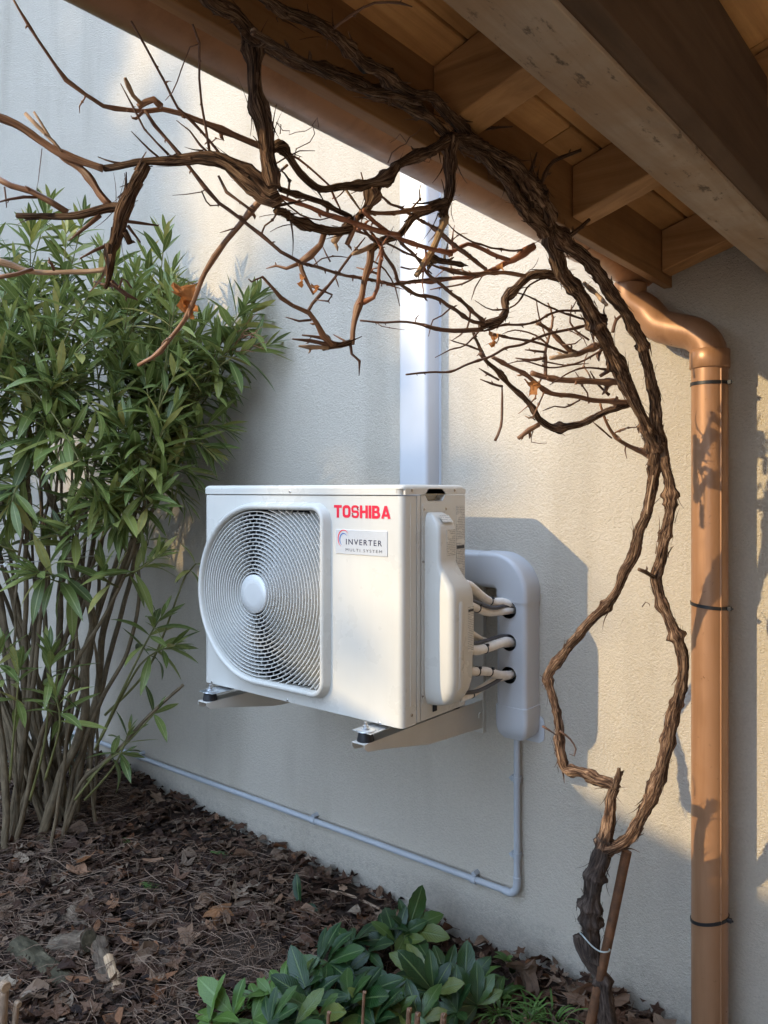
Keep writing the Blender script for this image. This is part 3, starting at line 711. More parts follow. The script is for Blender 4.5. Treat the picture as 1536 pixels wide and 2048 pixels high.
def letters(x0, z0, wid, hgt, y, mat, parent):
    W = 0.235; gap = 0.075; r = 0.2; rib_ = {}
    def L_(): return []
    defs = []
    a = L_(); ribbon(a, [(0, 1 - W * .47), (.78, 1 - W * .47)], W * .94); ribbon(a, [(.39, 0), (.39, 1 - W * .9)], W * 1.05); defs.append((.78, a))
    h = W / 2
    a = L_(); ribbon(a, arc2(h + r, h + r, r, 180, 270) + arc2(.78 - h - r, h + r, r, 270, 360) + arc2(.78 - h - r, 1 - h - r, r, 0, 90) + arc2(h + r, 1 - h - r, r, 90, 180), W, True); defs.append((.78, a))
    q = .185
    q = .2; h2 = .095
    a = L_(); ribbon(a, [(h2, .285), (h2, h2 + q)] + arc2(h2 + q, h2 + q, q, 200, 270) + arc2(.74 - h2 - q, h2 + q, q, 270, 360) + arc2(.74 - h2 - q + .045, .5 - .155, .155, 20, 90)[1:] + arc2(h2 + q - .045, .5 + .155, .155, 270, 200)[:-1] + arc2(h2 + q, 1 - h2 - q, q, 180, 90) + arc2(.74 - h2 - q, 1 - h2 - q, q, 90, 0) + [(.74 - h2, .715)], .19); defs.append((.74, a))
    a = L_(); ribbon(a, [(h, 0), (h, 1)], W); ribbon(a, [(.76 - h, 0), (.76 - h, 1)], W); ribbon(a, [(W * .9, .5), (.76 - W * .9, .5)], W * .86); defs.append((.76, a))
    a = L_(); ribbon(a, [(h, 0), (h, 1)], W * 1.05); defs.append((W, a))
    a = L_(); ribbon(a, [(h, 0), (h, 1)], W); ribbon(a, [(W * .8, 1 - h * .94)] + arc2(.70 - h - .17, 1 - h * .94 - .17, .17, 90, -60), W * .94); ribbon(a, [(W * .8, h * .94)] + arc2(.76 - h - .18, h * .94 + .18, .18, -90, 70), W * .94); ribbon(a, [(W * .8, .515), (.56, .515)], W * .8); defs.append((.77, a))
    a = L_(); ribbon(a, [(h * .9, 0), (.42, 1)], W * .97); ribbon(a, [(.84 - h * .9, 0), (.42, 1)], W * .97); ribbon(a, [(.22, .27), (.62, .27)], W * .75); defs.append((.84, a))
    tot = sum(d[0] for d in defs) + gap * (len(defs) - 1); sx = wid / tot; cx = 0; k = 0
    for wd, rbs in defs:
        m_ = MB()
        for L, Rr, closed in rbs:
            k += 1; n = len(L); yy = y - 0.00004 * k
            vs_ = [(x0 + (cx + p.x) * sx, yy, z0 + max(0, min(1, p.y)) * hgt) for p in L] + [(x0 + (cx + p.x) * sx, yy, z0 + max(0, min(1, p.y)) * hgt) for p in Rr]
            m_.add(vs_, [(i, (i + 1) % n, n + (i + 1) % n, n + i) for i in range(n if closed else n - 1)])
        link('letter', m_.mesh('letter'), mat, parent); cx += wd + gap
letters(-1.474, EYE - 0.0755, 0.199, 0.0345, AY0 - 0.0006, 'print_red', ac)
bad = mk('badge', MB().box(-1.466, -1.285, AY0 - 0.0022, AY0 - 0.0002, EYE - 0.1735, EYE - 0.1075), 'badge_silver', ac, bevel=0.0007)
def put_text(body, x0, x1, z, cap, mat, parent, bold=0.0, sp=1.0, name='lettering'):
    me = text_mesh(body, 1.0, bold, 0.0, sp)
    xs_ = [v.co.x for v in me.vertices]; ys_ = [v.co.y for v in me.vertices]
    sx = (x1 - x0) / (max(xs_) - min(xs_)); sy = cap / (max(ys_) - min(ys_)); ox, oy = min(xs_), min(ys_)
    for v in me.vertices: v.co = ((v.co.x - ox) * sx + x0, AY0 - 0.0026, (v.co.y - oy) * sy + z)
    return link(name, me, mat, parent)
put_text('INVERTER', -1.428, -1.302, EYE - 0.1475, 0.0150, 'print_navy', bad, 0.012, 1.25)
put_text('MULTI SYSTEM', -1.429, -1.302, EYE - 0.1655, 0.0078, 'print_black', bad, 0.0, 1.35)
for rr, mat, oy, th in ((0.0235, 'print_red', 0.0, 0.0030), (0.0165, 'print_blue', -0.002, 0.0034)):
    m_ = MB(); vs_ = []
    N = 26
    for i in range(N + 1):
        a = R_(38 + 205 * i / N); wv = th * abs(math.sin(math.pi * i / N)) ** 0.7 + 0.0002
        for s in (-1, 1): vs_.append((-1.4365 + math.cos(a) * (rr * .86 + s * wv / 2), AY0 - 0.0026, EYE - 0.1325 + oy + math.sin(a) * (rr + s * wv / 2)))
    m_.add(vs_, [(2 * i, 2 * i + 1, 2 * i + 3, 2 * i + 2) for i in range(N)])
    link('swoosh', m_.mesh('swoosh'), mat, bad)

# wall bracket ------------------------------------------------------
br = thing('wall_bracket', 'cream steel wall bracket carrying the air conditioner', 'bracket', (-1.62, WY, EYE - 0.75))
for X in (-1.318, -1.945):
    wd = 0.021; zt = EYE - 0.6455
    fl = [(1.522, zt), (1.522, zt - 0.011), (1.535, zt - 0.021), (1.60, zt - 0.030), (1.80, zt - 0.068), (2.085, zt - 0.088), (2.085, zt)]
    arm = MB().box(X - wd, X + wd, 1.522, 2.085, zt - 0.002, zt)
    for s in (-1, 1): arm.prism(fl, SD, X + s * wd - 0.001, X + s * wd + 0.001)
    mk('arm', arm, 'bracket_cream', br, bevel=0.0012)
    rail = MB()
    rail.box(X - 0.023, X + 0.023, WY - 0.016, WY - 0.0135, EYE - 0.75, EYE - 0.22)
    rail.box(X + 0.021, X + 0.0235, WY - 0.0140, WY, EYE - 0.75, EYE - 0.22); rail.box(X - 0.0235, X - 0.021, WY - 0.0140, WY, EYE - 0.75, EYE - 0.22)
    mk('upright', rail, 'bracket_cream', br, bevel=0.001)
    mk('bolt', MB().disc_cyl((X + wd, 2.068, EYE - 0.69), (1, 0, 0), 0.010, 0.009, 0.004, 12), 'bracket_cream', br)
mk('cross_bar', MB().box(-1.99, -1.27, WY - 0.03, WY - 0.0165, EYE - 0.27, EYE - 0.235), 'bracket_cream', br, bevel=0.001)
for X in (-1.318, -1.945):
    rail = MB().box(X - 0.032, X + 0.032, 1.535, 1.98, EYE - 0.6215, EYE - 0.6195)
    mk('mounting_foot', rail, 'galvanised', ac, bevel=0.001)
    mk('mounting_foot', MB().tube([(X, 1.553, EYE - 0.6195), (X, 1.553, EYE - 0.6175), (X, 1.553, EYE - 0.6150)], [0.026, 0.0255, 0.021], 24), 'galvanised', ac, auto=40)
    for yy in (1.552, 1.95):
        dm = thing('rubber_damper', ('black rubber damper under the %s %s corner of the air conditioner' % ('front' if yy < 1.7 else 'rear', 'right' if X > -1.6 else 'left')), 'damper', (X, yy, EYE - 0.645), 'rubber dampers')
        mk('rubber_body', MB().tube([(X, yy, EYE - 0.6452), (X, yy, EYE - 0.643), (X, yy, EYE - 0.6245), (X, yy, EYE - 0.6218)], [0.0225, 0.0225, 0.0185, 0.0175], 24), 'rubber', dm, auto=50)
        mk('washer', MB().tube([(X, yy, EYE - 0.6145), (X, yy, EYE - 0.6125)], 0.012, 18), 'galvanised', dm)
        mk('nut', MB().tube([(X, yy, EYE - 0.6122), (X, yy, EYE - 0.606)], 0.0075, 6), 'galvanised', dm)
        mk('stud', MB().tube([(X, yy, EYE - 0.622), (X, yy, EYE - 0.598)], 0.004, 10), 'galvanised', dm)

# trunking ----------------------------------------------------------
def duct_prof(wd, dpt, r=0.014, n=4):
    """cross-section (across, out of the wall) with rounded front edges"""
    h = wd / 2; out = [(-h, 0.0), (-h, dpt - r)]
    out += [(-h + r - math.cos(math.pi / 2 * i / n) * r, dpt - r + math.sin(math.pi / 2 * i / n) * r) for i in range(1, n + 1)]
    out += [(h - r + math.sin(math.pi / 2 * i / n) * r, dpt - r + math.cos(math.pi / 2 * i / n) * r) for i in range(0, n)]
    return out + [(h, dpt - r), (h, 0.0)]
tv = thing('pipe_trunking', 'tall white plastic trunking running up the wall behind the air conditioner', 'trunking', (-1.526, WY, EYE - 0.3))
mk('duct', MB().loft([[(-1.526 + a, WY - d + 0.0005, z) for a, d in duct_prof(0.116, 0.072)] for z in (EYE - 0.19, EYE + 1.6)], True, True), 'trunking_white', tv, auto=50)
mk('back_plate', MB().box(-1.590, -1.462, WY - 0.003, WY + 0.001, EYE - 0.19, EYE + 1.6), 'trunking_white', tv)
te = thing('pipe_trunking', 'white trunking elbow with three pipe holes beside the air conditioner', 'trunking', (-1.16, WY, EYE - 0.72))
XL, XR = -1.211, -1.111; XC = (XL + XR) / 2; W_ = XR - XL; DPT = 0.081
holes = [EYE - 0.350, EYE - 0.445, EYE - 0.540]
hr = 0.0245; hx = XC - 0.006
# sweep of the elbow: straight, quarter bend, straight, with a slightly larger sleeve than the lower duct
def path_sec(k):
    rb_ = 0.062
    cxb, czb = XC - rb_, EYE - 0.238 - rb_
    if k == 'h0': return (-1.46, EYE - 0.238, 0.0)
    a = k; return (cxb + math.sin(a) * rb_, czb + math.cos(a) * rb_, a)
def sweep(ks, wd, dpt):
    lps_ = []
    for k in ks:
        x, z, a = k if isinstance(k, tuple) else path_sec(k)
        nx_, nz_ = math.sin(a), math.cos(a)
        lps_.append([(x + nx_ * p, WY - d + 0.0005, z + nz_ * p) for p, d in duct_prof(wd, dpt)])
    return MB().loft(lps_, True, True)
mk('horizontal_duct', sweep([(-1.58, EYE - 0.238, 0.0), (-1.255, EYE - 0.238, 0.0)], W_, DPT), 'trunking_white', te, auto=50)
bend = [math.pi / 2 * i / 14 for i in range(15)]
mk('elbow', sweep([(-1.272, EYE - 0.238, 0.0)] + bend[:1] + bend[1:] + [(XC, EYE - 0.328, math.pi / 2)], W_ + 0.005, DPT + 0.003), 'trunking_white', te, auto=50)
# lower duct with its front face pierced by three holes
zt, zbm = EYE - 0.320, EYE - 0.640
r = 0.014; fy = WY - DPT
circ = lambda z: [(hx + math.cos(2 * math.pi * i / 24) * hr, z + math.sin(2 * math.pi * i / 24) * hr) for i in range(24)]
mb = MB().plate([(XL + r, zbm), (XR - r, zbm), (XR - r, zt), (XL + r, zt)], [circ(z) for z in holes if z + hr < zt], FR, fy, fy + 0.002)
for s, X in ((-1, XL), (1, XR)):
    pr = [(X, WY), (X, fy + r)] + [(X - s * r + s * math.cos(math.pi / 2 * i / 5) * r, fy + r - math.sin(math.pi / 2 * i / 5) * r) for i in range(1, 6)]
    mb.loft([[(a, c, z) for a, c in pr] for z in (zbm, zt)], closed=False)
mk('lower_duct', mb, 'trunking_white', te, auto=50)
for z in holes:
    mk('pipe_hole', MB().loft([[(hx + math.cos(2 * math.pi * i / 24) * hr * q, y, z + math.sin(2 * math.pi * i / 24) * hr * q) for i in range(24)] for y, q in ((fy - 0.0036 if z > EYE - 0.4 else fy - 0.0004, 1.0), (fy + 0.03, 0.98))], cap1=True), 'cavity_black', te)
e0, e1 = EYE - 0.632, EYE - 0.728
cap_l = []
for k in range(8):
    f = k / 7; sh = 1 - 0.0 * f; z = e0 + (e1 - e0) * f; rad_ = max(0, (f - 0.45) / 0.55)
    nar = 0.024 * (1 - math.sqrt(max(0, 1 - rad_ ** 2)))
    cap_l.append([(XC + p * (1 - nar / W_ * 1.6) , WY - d * (1 - rad_ ** 3 * 0.18) + 0.0005, z) for p, d in duct_prof(W_ + 0.006, DPT + 0.004)])
mk('end_cap', MB().loft(cap_l, True, True), 'trunking_white', te, auto=40)
fl = []
for cx, cz, a0 in ((XR + 0.018 - 0.02, EYE - 0.745 + 0.02, 1.5), (XR + 0.018 - 0.02, EYE - 0.665 - 0.02, 0), (XL - 0.003 + 0.02, EYE - 0.665 - 0.02, .5), (XL - 0.003 + 0.035, EYE - 0.745 + 0.035, 1)):
    rr = 0.035 if a0 == 1 else 0.02
    fl += [(cx + math.cos((a0 + .5 * i / 5) * math.pi) * rr, cz + math.sin((a0 + .5 * i / 5) * math.pi) * rr) for i in range(6)]
mk('wall_flange', MB().prism(fl, FR, WY - 0.004, WY + 0.001), 'trunking_white', te)

# lagged pipes and cables from the valve cover into the trunking -----
def pipe(name, label, cat, pts, r, mat, group=None, ties=()):
    t = thing(name, label, cat, pts[0], group)
    pp, rr = spline([(Vector(p), r) for p in pts], 0.008)
    mk('lagging' if 'pipe' in name else 'sheath', MB().tube(pp, rr, 14), mat, t, auto=60)
    for f in ties:
        i = int(f * (len(pp) - 2)); c = pp[i]; d = (pp[i + 1] - pp[i]).normalized()
        a = d.orthogonal().normalized(); e = d.cross(a)
        lp = [[c + d * s + (a * math.cos(2 * math.pi * k / 16) + e * math.sin(2 * math.pi * k / 16)) * (r + q) for k in range(16)] for s, q in ((-0.002, 0.0), (-0.002, 0.0014), (0.002, 0.0014), (0.002, 0.0))]
        mk('cable_tie', MB().loft(lp), 'tie_black', t, auto=50)
        q = c + a * (r + 0.003); mk('cable_tie', MB().box(q.x - .0035, q.x + .0035, q.y - .003, q.y + .003, q.z - .0035, q.z + .0035), 'tie_black', t)
yin = WY - 0.060
pipe('lagged_pipe', 'upper white lagged pipe curving down into the top trunking hole', 'pipe', [(-1.19, 1.80, EYE - 0.255), (-1.185, 1.835, EYE - 0.262), (-1.19, 1.90, EYE - 0.295), (-1.192, 1.96, EYE - 0.322), (hx - 0.012, 2.0, EYE - 0.325), (hx, 2.018, EYE - 0.333), (hx, yin, EYE - 0.34)], 0.0125, 'lagging_white', 'lagged pipes', (0.72,))
pipe('lagged_pipe', 'lower white lagged pipe of the pair entering the top trunking hole', 'pipe', [(-1.19, 1.80, EYE - 0.300), (-1.18, 1.84, EYE - 0.318), (-1.185, 1.91, EYE - 0.342), (-1.19, 1.96, EYE - 0.352), (hx - 0.010, 2.0, EYE - 0.352), (hx + 0.002, 2.02, EYE - 0.350), (hx, yin, EYE - 0.352)], 0.0115, 'lagging_white', 'lagged pipes', (0.35,))
pipe('lagged_pipe', 'white lagged pipe running straight into the middle trunking hole', 'pipe', [(-1.19, 1.80, EYE - 0.425), (-1.175, 1.85, EYE - 0.442), (-1.172, 1.92, EYE - 0.443), (-1.17, 1.98, EYE - 0.440), (hx - 0.003, 2.01, EYE - 0.440), (hx + 0.001, 2.03, EYE - 0.446), (hx, yin, EYE - 0.447)], 0.0135, 'lagging_white', 'lagged pipes', (0.45,))
pipe('lagged_pipe', 'thin white pipe slanting down behind the middle lagged pipe', 'pipe', [(-1.20, 1.80, EYE - 0.375), (-1.195, 1.86, EYE - 0.398), (-1.20, 1.92, EYE - 0.425), (-1.195, 1.97, EYE - 0.44), (hx - 0.012, 2.02, EYE - 0.452), (hx - 0.006, yin, EYE - 0.452)], 0.009, 'lagging_white', 'lagged pipes')
pipe('lagged_pipe', 'upper white lagged pipe dipping into the bottom trunking hole', 'pipe', [(-1.19, 1.80, EYE - 0.490), (-1.175, 1.84, EYE - 0.498), (-1.172, 1.90, EYE - 0.508), (-1.17, 1.96, EYE - 0.528), (hx - 0.004, 2.0, EYE - 0.537), (hx + 0.002, 2.02, EYE - 0.538), (hx, yin, EYE - 0.538)], 0.0125, 'lagging_white', 'lagged pipes', (0.28, 0.55))
pipe('lagged_pipe', 'lower white lagged pipe rising into the bottom trunking hole', 'pipe', [(-1.19, 1.80, EYE - 0.567), (-1.18, 1.84, EYE - 0.562), (-1.178, 1.90, EYE - 0.552), (-1.178, 1.96, EYE - 0.543), (hx - 0.008, 2.01, EYE - 0.545), (hx - 0.004, yin, EYE - 0.546)], 0.0095, 'lagging_white', 'lagged pipes', (0.2,))
pipe('control_cable', 'dark grey cable strapped along the pipes into the top hole', 'cable', [(-1.19, 1.80, EYE - 0.295), (-1.176, 1.84, EYE - 0.305), (-1.174, 1.92, EYE - 0.330), (-1.176, 1.97, EYE - 0.338), (hx - 0.004, 2.0, EYE - 0.335), (hx + 0.006, 2.018, EYE - 0.338), (hx + 0.004, yin, EYE - 0.348)], 0.0055, 'cable_grey', 'control cables')
pipe('control_cable', 'dark grey cable lying on the middle lagged pipe', 'cable', [(-1.19, 1.80, EYE - 0.41), (-1.18, 1.85, EYE - 0.423), (-1.178, 1.93, EYE - 0.424), (-1.175, 1.985, EYE - 0.422), (hx - 0.006, 2.02, EYE - 0.427), (hx, yin, EYE - 0.433)], 0.005, 'cable_grey', 'control cables')
pipe('control_cable', 'dark grey cable strapped under the pipes of the bottom hole', 'cable', [(-1.19, 1.80, EYE - 0.552), (-1.168, 1.85, EYE - 0.553), (-1.168, 1.93, EYE - 0.548), (-1.168, 1.98, EYE - 0.540), (hx, 2.015, EYE - 0.530), (hx + 0.002, yin, EYE - 0.530)], 0.0055, 'cable_grey', 'control cables')

# grey condensate pipe ------------------------------------------------
cp = thing('drain_pipe', 'thin grey plastic drain pipe clipped low along the wall', 'drain pipe', (-1.14, WY, EYE - 1.2))
cy = WY - 0.020; cr_ = 0.0098
pv = PY(1034, 1500, cy).x
zlo = PY(1034, 1790, cy).z
pa = PY(980, 1784, cy); pb = PY(262, 1508, cy); pc = PY(-120, 1395, cy); pc.z = pb.z + 0.012
bendp = [Vector((pv, cy, zlo + 0.055)), Vector((pv, cy, zlo + 0.03)), Vector((pv - 0.006, cy, zlo + 0.012)), Vector((pv - 0.022, cy, zlo)), Vector((pv - 0.045, cy, zlo + 0.0008))]
mk('vertical_pipe', MB().tube([(pv, cy, EYE - 0.72), (pv, cy, zlo + 0.05)], cr_, 18), 'pipe_grey', cp, auto=50)
bp, brd = spline([(p, cr_ + 0.0016) for p in bendp], 0.0028)
brd = [r_ + (0.0007 if (i // 1) % 2 else 0) for i, r_ in enumerate(brd)]
mk('bend', MB().tube(bp, brd, 18), 'pipe_grey', cp, auto=80)
mk('horizontal_pipe', MB().tube([(pv - 0.04, cy, zlo + 0.0006), (pb.x, cy, pb.z), (pc.x, cy, pc.z)], cr_, 18), 'pipe_grey', cp, auto=50)
mk('joint_sleeve', MB().tube([PY(404, 1560, cy), PY(396, 1557, cy)], cr_ + 0.0012, 18), 'pipe_grey', cp, auto=50)
def clip(c, d):
    c = Vector(c); d = Vector(d).normalized(); up = Vector((0, -1, 0)).cross(d)
    if up.z < -0.1 or (abs(up.z) < .1 and up.x > 0): up = -up
    m_ = MB(); n = 14
    lp = [[c + d * s + (up * math.cos(2 * math.pi * i / n) + Vector((0, 1, 0)) * math.sin(2 * math.pi * i / n)) * (cr_ + q) for i in range(n)] for s, q in ((-0.009, 0.0002), (-0.009, 0.003), (0.009, 0.003), (0.009, 0.0002))]
    m_.loft(lp)
    q = c + up * (cr_ + 0.007)
    for e, f in ((0.010, 0.004),):
        m_.tube([q + Vector((0, -0.004, 0)), q + Vector((0, 0.02, 0))], 0.0095, 4)
    m_.tube([c + Vector((0, 0.002, 0)), c + Vector((0, 0.02, 0))], 0.008, 8)
    mk('pipe_clip', m_, 'pipe_grey', cp, auto=40)
hd = Vector((pv - 0.04, cy, zlo)) - pb
for px in (281, 627, 948):
    f = None
    t = (px - 768) / FPX; X = cy * (-ST + t * CT) / (CT + t * ST)
    f = (X - pb.x) / hd.x; clip(pb + hd * f, hd)
for py in (1558, 1711): clip((pv, cy, PY(1034, py, cy).z), (0, 0, 1))

# ================================================================== GRAPEVINE
vine = thing('grapevine', 'old leafless grapevine with twisted shaggy stems climbing over the gutter', 'vine', PY(1216, 2200, 1.755))
def zY(px, Y): return Y / (CT + (px - 768.0) / FPX * ST)
VN = [0]
def stem(kind, mat, z0, z1, pts, r0, r1, shag=0, ridge=None, sides=None, parent=None, rmid=None, Y=None, knots=True):
    """pts in photo pixels; z0..z1 metres from the camera at the two ends (or a plane Y); radii in pixels"""
    VN[0] += 1; rng = random.Random(VN[0] * 13)
    ln = [0.0]
    for a, c in zip(pts, pts[1:]): ln.append(ln[-1] + math.hypot(a[0] - c[0], a[1] - c[1]))
    nod = []
    for k, p in enumerate(pts):
        f = ln[k] / ln[-1]
        z = (zY(p[0], Y[0] + (Y[1] - Y[0]) * f)) if Y else z0 + (z1 - z0) * f
        r = r0 + (r1 - r0) * f
        if rmid is not None: r = r0 + (rmid - r0) * f * 2 if f < .5 else rmid + (r1 - rmid) * (f * 2 - 1)
        if kind in ('twig', 'tendril') and k == (len(pts) - 1 if r1 <= r0 else 0): r *= .55
        nod.append((P(p[0], p[1], z), r * (((.63 if Y else .69) if kind != 'trunk' else .76) if max(r0, r1) >= 9 else .88) * z / FPX))
    big = max(r0, r1) >= 9
    pp, rr = spline(nod, 0.006 if big else 0.012)
    n = sides or (22 if big else (9 if max(r0, r1) >= 3.4 else 6))
    rd = ridge if ridge is not None else (0.27 if big else 0.08)
    # wander and swollen nodes
    amp = 0.0050 if big else 0.0016
    sd = VN[0] * 3.7; nk = rng.uniform(0.04, 0.075); L = 0.0; fq = 17 if big else 26; kn = [(rng.uniform(0, 2.2), rng.uniform(.25, .6), rng.uniform(.006, .013)) for _ in range(22)]
    out = []; ro = []
    for k, p in enumerate(pp):
        if k: L += (p - pp[k - 1]).length
        q = p + Vector((mnoise.noise((L * fq, sd, 0)), mnoise.noise((L * fq, sd, 5)), mnoise.noise((L * fq, sd, 9)))) * amp * min(1, k / 2)
        g = 1.0
        if big: g = 1 + 0.22 * mnoise.noise((L * 13, sd, 2)) + 0.07 * mnoise.noise((L * 48, sd, 4)) + sum(a_ * math.exp(-((L - c_) / w_) ** 2) for c_, a_, w_ in kn)
        elif knots:
            ph = (L % nk) / nk; g = 1 + 0.45 * math.exp(-((ph - .5) * nk / 0.0045) ** 2)
        out.append(q); ro.append(rr[k] * g)
    mb = MB().tube(out, ro, n, True, rd, VN[0], 1.2 if big else 0.0, None, 0.15 if big else 0.0)
    # buds on canes, loose strips of bark on old wood
    if not big and knots and max(r0, r1) >= 2.2:
        L = 0.0; last = -1
        for k in range(1, len(out)):
            L += (out[k] - out[k - 1]).length; i = int(L / nk + .5)
            if i != last and k > 1:
                last = i; d = (out[k] - out[k - 1]).normalized(); a = Vector((rng.uniform(-1, 1), rng.uniform(-1, 1), rng.uniform(-1, 1))); a = (a - d * a.dot(d)).normalized()
                R0 = ro[k]; e = out[k] + a * R0 * .6
                mb.tube([e, e + a * R0 * 1.2 + d * R0 * .5, e + a * R0 * 1.9 + d * R0 * 1.3], [R0 * .55, R0 * .45, R0 * .1], 5)
    # fine side twigs with a bud at the tip
    if not big and kind in ('cane', 'branch') and len(out) > 8:
        for _ in range(rng.choice((1, 1, 2, 2))):
            k = rng.randrange(2, len(out) - 2); d = (out[k + 1] - out[k - 1]).normalized(); a = Vector((rng.uniform(-1, 1), rng.uniform(-1, 1), rng.uniform(-1, 1))); a = (a - d * a.dot(d)).normalized()
            le = rng.uniform(.018, .07) * (out[k] - Vector((0, 0, EYE))).length / 1.2; R0 = min(ro[k] * .5, .0022); e = out[k]; dr = (a + d * rng.uniform(-.2, .9)).normalized(); q = [e]
            for j in range(4): dr = (dr + Vector((rng.uniform(-.5, .5), rng.uniform(-.5, .5), rng.uniform(-.5, .4)))).normalized(); q.append(q[-1] + dr * le / 4)
            mb.tube(q, [R0, R0 * .85, R0 * .9, R0 * .7, R0 * .35], 5); mb.tube([q[2] - dr * R0, q[2] + dr * R0], [R0 * 1.5, R0 * 1.4], 5)
    for _ in range(int((shag + .6 * (mat in ('bark_old', 'bark_base') and big)) * len(out) / 5)):
        k = rng.randrange(1, len(out) - 1); d = (out[k + 1] - out[k - 1]).normalized()
        if rng.random() < .5: d = -d
        a = Vector((rng.uniform(-1, 1), rng.uniform(-1, 1), rng.uniform(-1, 1))); a = (a - d * a.dot(d)).normalized(); s = d.cross(a)
        R0 = ro[k]; w_ = rng.uniform(0.0012, 0.006); le = rng.uniform(0.012, 0.05); curl = rng.choice((.03, .06, .1, .2, .4)); lean = rng.uniform(-.4, .4)
        vs_ = []; m = 5
        for j in range(m + 1):
            f = j / m; c = out[k] + a * (R0 * 1.02 + curl * le * f * f) + d * le * f + s * lean * le * f * f
            ww = w_ * (1 - f * .75) / 2
            vs_ += [c + s * ww, c - s * ww + a * ww * .8]
        fs = [(2 * j, 2 * j + 1, 2 * j + 3, 2 * j + 2) for j in range(m)]
        mb.add(vs_, fs, [[(0.1, .01 * j), (.12, .01 * j), (.12, .01 * j + .01), (.1, .01 * j + .01)] for j in range(m)])
    return link(kind, mb.mesh(kind, True), mat, parent or vine)
O_, B_, C_, K_, T_, RD_ = 'bark_old', 'bark_base', 'bark_cane', 'bark_cane_pale', 'bark_twig', 'bark_red'
# lower trunk, two stems near the wall
stem('trunk', B_, 0, 0, [(1216, 2215), (1215, 2140), (1214, 2075), (1213, 2030), (1210, 1991), (1203, 1957), (1184, 1923), (1166, 1890), (1161, 1872)], 27, 17, 3, Y=(1.755, 1.755))
stem('trunk', B_, 0, 0, [(1186, 1925), (1180, 1880), (1179, 1820), (1190, 1752), (1205, 1700), (1213, 1676)], 18, 22, 14, Y=(1.75, 1.76))
stem('stem', O_, 0, 0, [(1206, 1700), (1216, 1650), (1222, 1606), (1230, 1578)], 21, 14, 7, Y=(1.76, 1.76))
stem('stem', O_, 0, 0, [(1234, 1580), (1222, 1568), (1199, 1561), (1157, 1545), (1130, 1537), (1121, 1512), (1119, 1480), (1116, 1448), (1107, 1402), (1100, 1366), (1100, 1344), (1132, 1301), (1179, 1243), (1223, 1200), (1248, 1146), (1270, 1095), (1291, 1033), (1306, 968), (1310, 914), (1318, 868)], 15, 17, 2.2, rmid=12.5, Y=(1.76, 1.80))
stem('spur', O_, 0, 0, [(1230, 1576), (1236, 1555), (1239, 1536)], 8, 4, 3, Y=(1.755, 1.75))
stem('stem', O_, 0, 0, [(1207, 1694), (1236, 1692), (1265, 1668), (1287, 1626), (1311, 1568), (1334, 1495), (1349, 1420), (1361, 1366), (1363, 1313), (1346, 1258), (1322, 1203), (1309, 1160), (1319, 1124), (1334, 1062), (1343, 1005), (1338, 954), (1327, 915), (1318, 868)], 17, 17, 3.5, rmid=15, Y=(1.76, 1.805))
stem('spur', O_, 0, 0, [(1307, 1154), (1290, 1144), (1277, 1138)], 5, 4, 0, Y=(1.775, 1.74))
stem('spur', K_, 0, 0, [(1294, 1028), (1300, 990), (1306, 950)], 2, 2, 0, Y=(1.775, 1.765), knots=False)
# upper pair
stem('stem', O_, 0, 0, [(1314, 905), (1299, 875), (1280, 831), (1257, 781), (1238, 737), (1216, 690), (1194, 650), (1172, 603), (1147, 572), (1125, 540), (1107, 494), (1095, 452)], 18, 25, 3.5, rmid=22, Y=(1.80, 1.36))
stem('stem', O_, 0, 0, [(1320, 905), (1316, 869), (1310, 806), (1298, 744), (1288, 697), (1263, 650), (1241, 612), (1219, 581), (1188, 534), (1157, 508), (1126, 484), (1098, 452)], 17, 20, 2.5, rmid=16, Y=(1.815, 1.36))
stem('stem', O_, 0, 0, [(1300, 835), (1310, 880), (1303, 930)], 13, 15, 4, Y=(1.775, 1.79))
# over the gutter
stem('branch', O_, 1.49, 1.05, [(1097, 462), (1090, 420), (1066, 376), (1040, 342), (1003, 308), (956, 286), (909, 281), (871, 296), (829, 314), (785, 333)], 24, 12, 2.5, rmid=17)
stem('branch', O_, 1.48, 1.18, [(1092, 465), (1060, 430), (1035, 398), (1015, 365), (985, 335), (950, 300), (905, 278)], 20, 12, 4)
stem('branch', O_, 1.46, 0.70, [(1078, 425), (1040, 385), (1003, 340), (975, 312), (932, 263), (890, 220), (862, 192), (815, 183), (768, 150), (717, 117), (665, 70), (618, 42), (557, 19), (500, -20)], 15, 15, 1.0)
stem('branch', O_, 1.20, 0.72, [(905, 280), (862, 244), (815, 211), (778, 192), (721, 169), (651, 145), (595, 127), (548, 98), (510, 70), (478, 38), (440, 19), (380, -25)], 12, 20, 1.5, rmid=17)
stem('branch', O_, 1.10, 0.74, [(840, 205), (780, 190), (720, 180), (660, 150), (600, 118), (550, 90), (505, 62)], 7, 8, 1.0)
